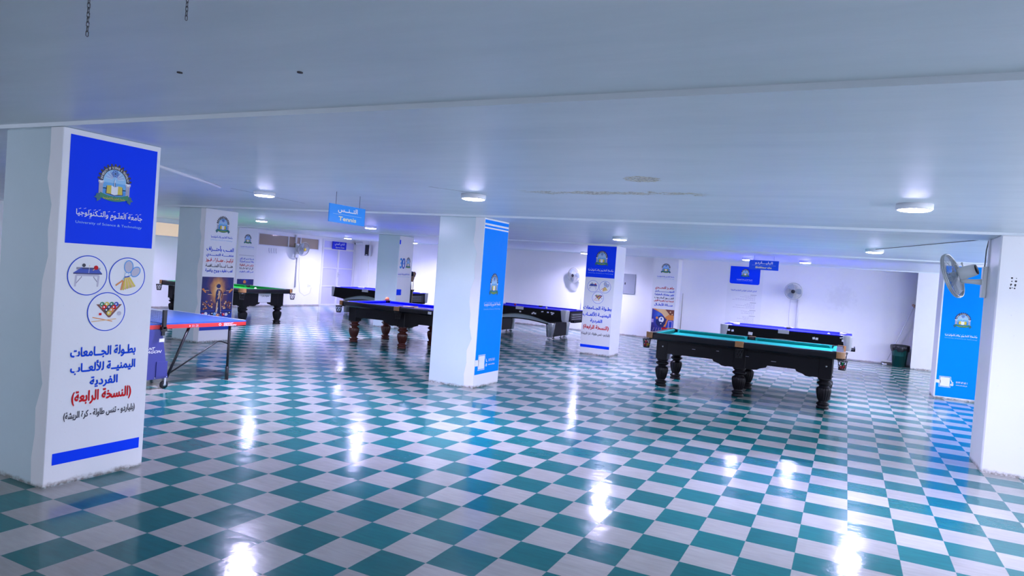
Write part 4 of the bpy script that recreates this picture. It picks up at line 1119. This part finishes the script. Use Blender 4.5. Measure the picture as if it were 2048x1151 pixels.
# --- tournament banner, used on the near left pillar and the centre right pillar
def tournament(label, loc, rz, w_, dz=0.0, big=True, flap=.0, z0=.012, bx=(.045, .665), bz=(1.615, 2.325)):
    t = banner('tournament_banner', label, loc, rz, 'tournament banners')
    sheet(t, w_, z0, 2.36, flap)
    MB().rect(bx[0], bx[1], bz[0], bz[1], M_BLUE, 7).build('blue_panel', t)
    emblem(t, .356 if big else .345, 1.905 if big else 1.912, .271 if big else .30, .276 if big else .34)
    uname(t, .341, 1.80, .47 if big else .57, .19, NAME_W)
    for k, (x, z, s) in enumerate(((.207, 1.405, .27), (.49, 1.405, .27), (.353, 1.157, .27)) if big else ((.195, 1.47, .255), (.462, 1.47, .26), (.322, 1.232, .258))):
        link('sport_icon', ICON[k], t, (x, -.004, z), None, (s, s, s))
    q = MB()
    if big: L_ = [('بطـولة الجــامعات', .355, .878, .465, .088, M_BLUE2), ('اليمنيــة للألعــاب', .36, .778, .463, .092, M_BLUE2), ('الفردية', .365, .672, .20, .080, M_BLUE2), ('(النسخة الرابعة)', .36, .572, .425, .10, M_RED), ('(بلياردو - تنس طاولة - كرة الريشة)', .355, .455, .505, .062, M_BLACK)]
    else: L_ = [('بطـولة الجــامعات', .327, 1.0, .642, .10, M_BLUE2), ('اليمنيــة للألعــاب', .322, .865, .633, .115, M_BLUE2), ('الفردية', .323, .725, .271, .095, M_BLUE2), ('(النسخة الرابعة)', .327, .585, .577, .115, M_RED), ('(بلياردو - تنس طاولة - كرة الريشة)', .325, .444, .65, .07, M_BLACK)]
    for s, x, z, a, h, m in L_: q.text(s, m, x, z, w=a, h=h, L=8, bold=.036 if m is not M_BLACK else .022)
    q.build('lettering', t)
    MB().rect(.045 if big else .0, .658, .145, .222 if big else .205, M_BLUE, 7).build('blue_bar', t)
    return t
tournament('white and deep blue tournament banner on the near left pillar', (-4.43 + .001, 2.765, 0), PI / 2, .69, flap=.13)
tournament('white and deep blue tournament banner on the narrow pillar at centre right', (-4.94, 14.065 - .001, 0), 0, .66, big=False, bx=(.004, .656), bz=(1.665, 2.345))

# --- player poster on the second left pillar
t = banner('player_banner', 'white banner with a glowing player picture on the second left pillar', (-9.94 + .001, 8.395, 0), PI / 2)
sheet(t, .695, .02, 2.36, .12)
emblem(t, .37, 1.945, .31, .315); uname(t, .365, 1.86, .47, .165, NAME_B)
q = MB()
for s, z, h, m in (('العـــب بأحتـــراف', 1.665, .115, M_BLUE2), ('متعــــــة التحـــــدي', 1.553, .072, M_BLUE2), ('تركيــز .. مهـــارة .. فــوز', 1.465, .085, M_RED), ('هنـــا تبـــدأ المنـــافسة', 1.37, .085, M_BLACK), ('لعب نظيف وروح رياضية', 1.272, .085, M_BLUE2)):
    q.text(s, m, .35, z, w=.59, h=h, L=8, bold=.030)
q.build('lettering', t)
p = MB(); p.rect(0, .68, 0, .95, M_ART1, 1)
# crowd, lamps, player, table and balls as printed shapes
for i in range(90):
    x = random.uniform(.03, .65); z = .27 + random.uniform(0, .20) * (1 - .5 * abs(x - .34))
    if .26 < x < .42: continue
    p.disc(x, z, random.uniform(.010, .022), random.choice((M_ORANGE, M_PEACH, M_BROWNP, M_BROWNP, M_NAVYP)), 2 + i * .03, 10)
for x, z in ((.11, .66), (.18, .58), (.57, .66), (.50, .58)):
    p.poly([(x - .045, z), (x + .045, z), (x + .01, z + .055), (x - .01, z + .055)], M_NAVYP, 6); p.rect(x - .045, x + .045, z - .012, z, M_PEACH, 6)
for sg in (-1, 1): p.poly([(.34 + sg * .30, .70), (.34 + sg * .24, .62), (.34 + sg * .26, .60), (.34 + sg * .34, .68)], M_ORANGE, 5)
p.rect(0, .68, .225, .245, M_ROYALP, 6); p.rect(0, .68, .10, .20, M_ROYALP, 6); p.rect(0, .68, 0, .10, M_MBLUE, 6)
p.poly([(.25, .13), (.33, .33), (.30, .48), (.305, .62), (.33, .68), (.39, .68), (.425, .60), (.40, .50), (.42, .34), (.43, .24), (.40, .13), (.37, .13), (.36, .24), (.33, .13)], M_NAVYP, 7)
for k in range(5): p.band([(.315 + k * .006, .20 + k * .09), (.33 + k * .012, .26 + k * .09), (.345 + k * .004, .22 + k * .09)], .010, M_ORANGE if k % 2 else M_PEACH, 7.5)
p.band([(.425, .60), (.405, .50), (.42, .34), (.43, .24), (.41, .14)], .010, M_PEACH, 7.6)
p.disc(.355, .745, .045, M_NAVYP, 8, 20); p.band([(.40, .66), (.445, .58), (.43, .50)], .03, M_BROWNP, 8); p.poly([(.355, .66), (.40, .64), (.385, .50), (.36, .46)], M_PEACH, 8)
p.band([(.345, .40), (.335, .22)], .03, M_PEACH, 8); p.band([(.33, .14), (.36, .30)], .012, M_PWHITE, 9)
for i, m in enumerate((M_RED, M_PWHITE, M_NAVYP, M_BLACK, M_LBLUE, M_ORANGE, M_NAVYP, M_RED, M_PWHITE, M_BLACK)):
    x = .05 + i * .063; p.disc(x, .165 + .02 * math.sin(i * 2.3), .033, m, 9 + .1 * i, 16); p.disc(x + .006, .172 + .02 * math.sin(i * 2.3), .013, M_PWHITE, 10.5, 10)
p.v = p.v[:4] + [(x, y, .14 + .87 * z) for x, y, z in p.v[4:]]
p.rect(0, .68, 0, .235, M_ROYALP, 8); p.rect(0, .68, .10, .20, M_MBLUE, 8.5); p.disc(.27, .17, .045, M_NAVYP, 9, 20); p.disc(.40, .19, .03, M_NAVYP, 9, 16)
p.build('picture', t, loc=(.005, -.004, .215))

# --- azure banners
def azure(name, label, loc, rz, w_, x0, x1, z0, z1, ez, ew, eh, ex, nz, nw, nx, stripes, sq, ph, flap=0.0):
    t = banner(name, label, loc, rz, 'azure banners')
    sheet(t, w_, .012, 2.36, flap)
    b = MB().rect(x0, x1, z0, z1, M_AZURE, 6)
    if stripes:
        for a, c in ((2.338, 2.36), (2.264, 2.29), (2.218, 2.238)): b.rect(x0, x1, a, c, M_PWHITE, 7)
    b.build('blue_panel', t)
    emblem(t, ex, ez, ew, eh); uname(t, nx, nz, nw, .20 if stripes else .15, NAME_W)
    # code frame is left blank
    q = MB(); a0, a1, c0, c1 = sq
    q.rect(x0, a0 + .01, c0 + .05, c1 - .05, M_PWHITE, 7); q.rect(a0, a1, c0, c1, M_PWHITE, 7)
    q.circle((a0 + a1) / 2, (c0 + c1) / 2, 0.001, .001, M_PWHITE, 7.2, 4)
    e = .012
    q.band([(a0 - e, c1 - .06), (a0 - e, c1 + e), (a1 + e, c1 + e), (a1 + e, c1 - .05)], .008, M_PWHITE, 7); q.band([(a0 - e, c0 + .05), (a0 - e, c0 - e), (a1 + e, c0 - e), (a1 + e, c0 + .05)], .008, M_PWHITE, 7)
    q.build('white_frame', t)
    q = MB(); px0, px1, z_a, z_b, th = ph
    q.text('0197 67 60 1', M_PWHITE, (px0 + px1) / 2 + .03, z_a, w=(px1 - px0) - .07, h=th, L=8, bold=.01)
    q.text('www.ust.edu.ye', M_PWHITE, (px0 + px1) / 2 + .03, z_b, w=(px1 - px0) - .07, h=th * .75, L=8, bold=.01)
    q.band([(px0 - .005, z_a + .022), (px0 + .002, z_a - .008), (px0 + .028, z_a - .02)], .014, M_PWHITE, 8)
    q.disc(px0 + .01, z_b, .022, M_PWHITE, 8, 18); q.circle(px0 + .01, z_b, .011, .003, M_AZURE, 9, 14); q.band([(px0 - .01, z_b), (px0 + .03, z_b)], .003, M_AZURE, 9)
    q.build('lettering', t)
    return t
azure('azure_banner', 'azure blue banner with two white stripes on the middle pillar', (-4.35 + .001, 8.31, 0), PI / 2, .74, .015, .735, .185, 2.355, 1.285, .27, .325, .405, 1.14, .50, .40, True, (.11, .285, .255, .44), (.335, .60, .365, .30, .04), flap=.14)
azure('azure_banner', 'plain azure blue banner behind the large cream fan at the right', (1.655, 14.115 - .001, 0), 0, .66, .02, .635, .04, 2.315, 1.245, .27, .28, .335, 1.10, .475, .33, False, (.078, .225, .22, .375), (.25, .485, .31, .26, .032))

# --- anniversary banner on the far pillar
t = banner('anniversary_banner', 'white banner with a blue number 30 and emblem on the far pillar', (-10.06 + .001, 14.305, 0), PI / 2)
sheet(t, .60, .02, 2.35)
q = MB(); q.text('3', M_MBLUE, .115, 1.66, w=.105, h=.27, L=8, bold=.03); q.circle(.225, 1.66, .052, .035, M_ROYALP, 8, 28, 2.3); q.circle(.225, 1.70, .03, .02, M_MBLUE, 9, 20, 2.0)
for i in range(6): q.disc(.295 + .008 * math.sin(i), 1.57 + i * .04, .006, M_BLUE2, 8, 8)
q.build('number', t)
emblem(t, .425, 1.53, .21, .30); uname(t, .27, 1.36, .52, .19, NAME_B)
q = MB().rect(0, .19, .845, .995, M_BLUE, 7)
for i in range(4): q.rect(.19, .215, .86 + i * .035, .878 + i * .035, M_BLUE, 7)
q.rect(0, .05, 2.14, 2.25, M_BLUE, 7); q.build('blue_square', t)

# --- arcade poster on the pilaster of the back wall
t = banner('arcade_banner', 'white banner with an arcade picture on the pilaster right of the electrical panel', (-4.89, 19.6 - .001, 0), 0)
sheet(t, .69, .17, 2.345)
emblem(t, .35, 1.935, .29, .29); uname(t, .36, 1.82, .49, .17, NAME_B)
q = MB()
for s, z, h, w_, m in (('جاهــز للتحـــدي', 1.508, .105, .55, M_RED), ('المهــــــــــــاجز', 1.415, .07, .56, M_BLUE2), ('اظهر مهاراتك الحقيقية', 1.32, .07, .56, M_BLUE2), ('الفـــــوز أسلـــوب', 1.235, .075, .56, M_BLACK), ('المتعة تبدأ بالضربة الأولى', 1.148, .075, .57, M_RED), ('صـــالة الأبطــال', 1.033, .10, .535, M_BLUE2)):
    q.text(s, m, .358, z, w=w_, h=h, L=8, bold=.030)
q.build('lettering', t)
p = MB(); p.rect(0, .635, 0, .70, M_ART3, 1)
p.poly([(0, .70), (.635, .70), (.635, .36), (.40, .44), (.28, .58)], M_ORANGE, 2); p.poly([(.10, .70), (.62, .70), (.50, .56), (.38, .47), (.30, .56)], M_PEACH, 3); p.poly([(.38, .70), (.635, .70), (.635, .54), (.52, .55)], M_BROWNP, 4)
for x, z in ((.53, .635), (.585, .57)): p.disc(x, z, .02, M_PEACH, 5, 14)
p.poly([(.40, .10), (.635, .10), (.635, .40), (.46, .40)], M_ROYALP, 3); p.rect(.49, .61, .16, .38, M_PINK, 4); p.rect(.51, .59, .18, .36, M_ROYALP, 5)
p.poly([(.36, .20), (.46, .46), (.50, .46), (.42, .20)], M_ORANGE, 5)
p.disc(.27, .35, .145, M_NAVYP, 6, 32, 1.1); p.disc(.285, .40, .075, M_PWHITE, 7, 24, 1.1); p.disc(.285, .42, .022, M_ROYALP, 8, 12, 1.5); p.disc(.27, .29, .05, M_NAVYP, 8, 18); p.disc(.28, .28, .016, M_PWHITE, 9, 12)
p.disc(.15, .44, .05, M_ROYALP, 8, 20); p.disc(.155, .44, .036, M_ORANGE, 9, 18); p.rect(.0, .06, .30, .40, M_PINK, 6)
p.poly([(.30, .17), (.635, .19), (.635, .14), (.34, .10)], M_RED, 7); p.poly([(.33, .09), (.635, .14), (.635, .02), (.36, .02)], M_NAVYP, 7); p.poly([(0, .0), (.34, .0), (.34, .07), (0, .03)], M_PEACH, 7)
for i in range(8): p.band([(.02 + i * .04, .06), (.06 + i * .035, .16)], .012, M_PINK if i % 2 else M_ROYALP, 6)
p.build('picture', t, loc=(.045, -.004, .205))

# --- poster on the left wall pilaster
t = banner('wall_poster', 'white poster with blue picture on the left wall beside the tan windows', (XL + .051, 14.70, 0), PI / 2)
sheet(t, .69, .25, 2.34)
emblem(t, .32, 1.90, .30, .30); uname(t, .325, 1.80, .52, .14, NAME_B)
q = MB().rect(.03, .60, 1.55, 1.56, M_GREYP, 7)
for s, z, h, m in (('ضـربة نحـو التــألق', 1.457, .075, M_BLUE2), ('دقة تحسم المباراة', 1.36, .085, M_BLUE2), ('تركيـز علـى الطاولة', 1.26, .08, M_RED), ('كل كرة لها حكـــاية', 1.165, .08, M_BLACK), ('فـــن اللعب النظيـف', 1.064, .07, M_BLUE2)):
    q.text(s, m, .335, z, w=.54, h=h, L=8, bold=.026)
q.build('lettering', t)
p = MB().rect(0, .63, 0, .585, M_ART2, 1)
p.disc(.29, .50, .055, M_ORANGE, 2, 24); p.poly([(.20, .46), (.38, .46), (.42, .20), (.16, .20)], M_NAVYP, 3); p.rect(0, .63, 0, .16, M_ROYALP, 3)
p.build('picture', t, loc=(.01, -.004, .255))

# --- rules sheet on the back wall
t = banner('rules_sheet', 'large white printed rules sheet with blue heading on the back wall', (-2.88, YB - .001, 0), 0)
sheet(t, .94, .45, 2.33)
b = MB(); r_ = .05
bl = [(.05, 2.28), (.05, 1.79 + r_)] + [(.05 + r_ - r_ * math.cos(a * PI / 12), 1.79 + r_ - r_ * math.sin(a * PI / 12)) for a in range(1, 7)] + [(.85 - r_ + r_ * math.sin(a * PI / 12), 1.79 + r_ - r_ * math.cos(a * PI / 12)) for a in range(0, 7)] + [(.85, 2.28)]
b.poly(bl, M_BLUE, 7).build('blue_panel', t)
emblem(t, .455, 1.985, .24, .24); uname(t, .45, 1.90, .42, .12, NAME_W)
q = MB(); q.text('الدليل الشامل لقوانين البلياردو الدولية', M_BLUE2, .445, 1.61, w=.69, h=.055, L=8, bold=.012)
random.seed(3)
z = 1.50
for blk in (5, 5, 3, 6, 5):
    q.rect(.64, .80, z - .006, z + .006, M_GREYP, 8); z -= .034
    for i in range(blk):
        x = .77
        while x > random.choice((.10, .15, .35, .55)):
            l = random.uniform(.02, .06); q.rect(x - l, x, z - .0045, z + .0045, M_LGREY, 8); x -= l + .012
        z -= .030
    z -= .03
q.build('lettering', t)

# ================================================================ PEOPLE
def skin_body(name, pts, edges, rad, m, parent, sub=2, root=0):
    me = bpy.data.meshes.new(name); me.from_pydata(pts, edges, []); me.update()
    o = bpy.data.objects.new(name, me); COL.objects.link(o)
    sk = o.modifiers.new('skin', 'SKIN'); sk.use_smooth_shade = True; sk.branch_smoothing = .6
    for i, v in enumerate(me.skin_vertices[0].data): v.radius = rad[i] if isinstance(rad[i], tuple) else (rad[i], rad[i]); v.use_root = (i == root)
    ss = o.modifiers.new('sub', 'SUBSURF'); ss.levels = sub; ss.render_levels = sub
    bpy.context.view_layer.update()
    ev = bpy.data.meshes.new_from_object(o.evaluated_get(bpy.context.evaluated_depsgraph_get()))
    bpy.data.objects.remove(o); bpy.data.meshes.remove(me)
    ev.name = name
    ev.materials.clear(); ev.materials.append(m)
    for p in ev.polygons: p.use_smooth = True
    return link(name, ev, parent)
def person(label, loc, rz, elbow, hand, other_elbow, other_hand, cuff=.55, h=1.72):
    """local frame: facing -y; the raised arm is on the +x side. elbow/hand are local points"""
    t = thing('person', label, 'person', loc, rz)
    k = h / 1.72
    V = lambda *p: tuple(c * k for c in p)
    S1, S2 = V(.19, .0, 1.40), V(-.19, .0, 1.40)
    P = [V(0, .0, .93), V(0, .0, 1.08), V(0, -.005, 1.26), V(0, .005, 1.41), V(0, .0, 1.50), V(0, -.015, 1.565),           # 0-5 pelvis..head base
         S1, elbow, tuple(elbow[i] * .12 + hand[i] * .88 for i in range(3)), hand,                                          # 6-9
         S2, other_elbow, tuple(other_elbow[i] * .12 + other_hand[i] * .88 for i in range(3)), other_hand,                  # 10-13
         V(.095, 0, .88), V(.105, -.01, .48), V(.115, .02, .09), V(.125, -.13, .035),                                       # 14-17
         V(-.095, 0, .88), V(-.105, -.02, .48), V(-.115, .01, .09), V(-.125, -.14, .035)]                                   # 18-21
    E = [(0, 1), (1, 2), (2, 3), (3, 4), (4, 5), (3, 6), (6, 7), (7, 8), (8, 9), (3, 10), (10, 11), (11, 12), (12, 13), (0, 14), (14, 15), (15, 16), (16, 17), (0, 18), (18, 19), (19, 20), (20, 21)]
    Rr = [(.15, .10), (.13, .09), (.15, .10), (.11, .085), .055, .055, .062, .042, .028, .030, .062, .042, .028, .030, .085, .058, .042, .035, .085, .058, .042, .035]
    b = skin_body('body', P, E, Rr, M_SKIN, t)
    # head joined to the body mesh: skull, jaw, nose, ears
    hb_ = bmesh.new(); hb_.from_mesh(b.data)
    x = MB(); c = V(0, -.02, 1.655)
    x.sphere(c, .088, M_SKIN, 24, 16, (.86, 1.05, 1.22)); x.sphere((c[0], c[1] - .02, c[2] - .055), .062, M_SKIN, 18, 12, (.92, 1.05, .95))
    x.sphere((c[0], c[1] - .100, c[2] - .015), .015, M_SKIN, 10, 8, (.8, 1.1, 1.5)); x.tube([(c[0] - .024, c[1] - .082, c[2] - .062), (c[0], c[1] - .090, c[2] - .062), (c[0] + .024, c[1] - .082, c[2] - .062)], .006, M_BROWNP, 6)
    for s in (-1, 1):
        x.sphere((c[0] + s * .078, c[1] + .005, c[2] - .01), .022, M_SKIN, 10, 8, (.35, .8, 1.3)); x.sphere((c[0] + s * .032, c[1] - .078, c[2] + .004), .012, M_PWHITE, 10, 8); x.sphere((c[0] + s * .032, c[1] - .087, c[2] + .004), .006, M_BLACK, 8, 6)
    # hands: palm plus five curled fingers round a vertical stick
    for hd, el in ((hand, elbow), (other_hand, other_elbow)):
        d = (Vector(hd) - Vector(el)).normalized(); f = Vector((0, -1, 0)) if abs(d.y) < .8 else Vector((1, 0, 0)); s_ = d.cross(f).normalized(); f = s_.cross(d)
        H = Vector(hd)
        x.sphere(tuple(H + d * .03), .036, M_SKIN, 14, 10, (1.0, .8, 1.15))
        for q in range(4):
            o_ = H + d * (.045 + .0) + s_ * (-.03 + .02 * q) + d * (.012 * (1 - abs(q - 1.5) / 1.5))
            L = (.030, .035, .033, .026)[q]
            x.tube([o_, o_ + d * L + f * .012, o_ + d * (L + .008) + f * .035, o_ + d * (L - .018) + f * .048], [.0095, .009, .0085, .007], M_SKIN, 8)
        o_ = H + d * .012 - s_ * .034
        x.tube([o_, o_ + d * .022 + f * .02 - s_ * .008, o_ + d * .038 + f * .042 + s_ * .006], [.011, .010, .008], M_SKIN, 8)
    m2 = x.mesh('head'); n_old = len(b.data.materials)
    for m in x.mats:
        if m.name not in [q.name for q in b.data.materials]: b.data.materials.append(m)
    idx = {i: [q.name for q in b.data.materials].index(m.name) for i, m in enumerate(x.mats)}
    vs = [hb_.verts.new(v.co) for v in m2.vertices]
    for p in m2.polygons:
        f = hb_.faces.new([vs[i] for i in p.vertices]); f.material_index = idx[p.material_index]; f.smooth = True
    hb_.to_mesh(b.data); hb_.free()
    # clothes follow the body
    lerp = lambda a, c, f: tuple(a[i] + (c[i] - a[i]) * f for i in range(3))
    Ps = [P[0], P[1], P[2], lerp(P[3], P[4], .15), S1, lerp(S1, elbow, cuff), S2, lerp(S2, other_elbow, cuff), V(0, 0, .86)]
    skin_body('shirt', Ps, [(8, 0), (0, 1), (1, 2), (2, 3), (3, 4), (4, 5), (3, 6), (6, 7)], [(.165, .115), (.15, .108), (.168, .118), (.115, .092), .074, .062, .074, .062, (.165, .12)], M_NAVY, t)
    Pt = [V(0, 0, .95), P[14], P[15], V(.115, .015, .10), P[18], P[19], V(-.115, .005, .10)]
    skin_body('trousers', Pt, [(0, 1), (1, 2), (2, 3), (0, 4), (4, 5), (5, 6)], [(.155, .11), .10, .074, .062, .10, .074, .062], M_TROUS, t)
    for s, a in ((1, P[16]), (-1, P[20])):
        MB().sphere((a[0] * 1.03, a[1] - .07, .042), .05, M_SHOE, 16, 10, (.95, 2.6, .82)).build('shoe', t)
    hr = MB(); hr.sphere((c[0], c[1] + .018, c[2] + .028), .092, M_HAIR, 24, 14, (.90, 1.0, 1.05)); hr.build('hair', t)
    return t
PX, PY = -10.74, 15.70
ELB = (-10.525 - PX, -.06, 1.185); HND = (-10.425 - PX, -.11, 1.375)
pr = person('person in a navy T-shirt holding a cue upright, mostly hidden behind the far pillar', (PX, PY, 0), 0, ELB, HND, (-.27, .02, 1.14), (-.28, -.06, .90))
d = (Vector(HND) - Vector(ELB)).normalized()
MB().tube([Vector(HND) - d * .035, Vector(HND) - d * .012], .036, M_BLACK, 14).build('wristband', pr)
HW_ = Vector((PX, PY, 0)) + Vector(HND) + d * .05
cue('cue_stick', (HW_.x - .02, HW_.y - .05, .003), (HW_.x + .0, HW_.y - .045, 1.46), 'cue stick held upright by the person behind the far pillar')
person('person behind the partition at the far right, gripping the white broom handle', (2.06, 19.84, 0), -PI / 2, (.16, -.22, 1.26), (.10, -.345, 1.51), (-.10, -.06, 1.12), (-.08, -.14, .88))
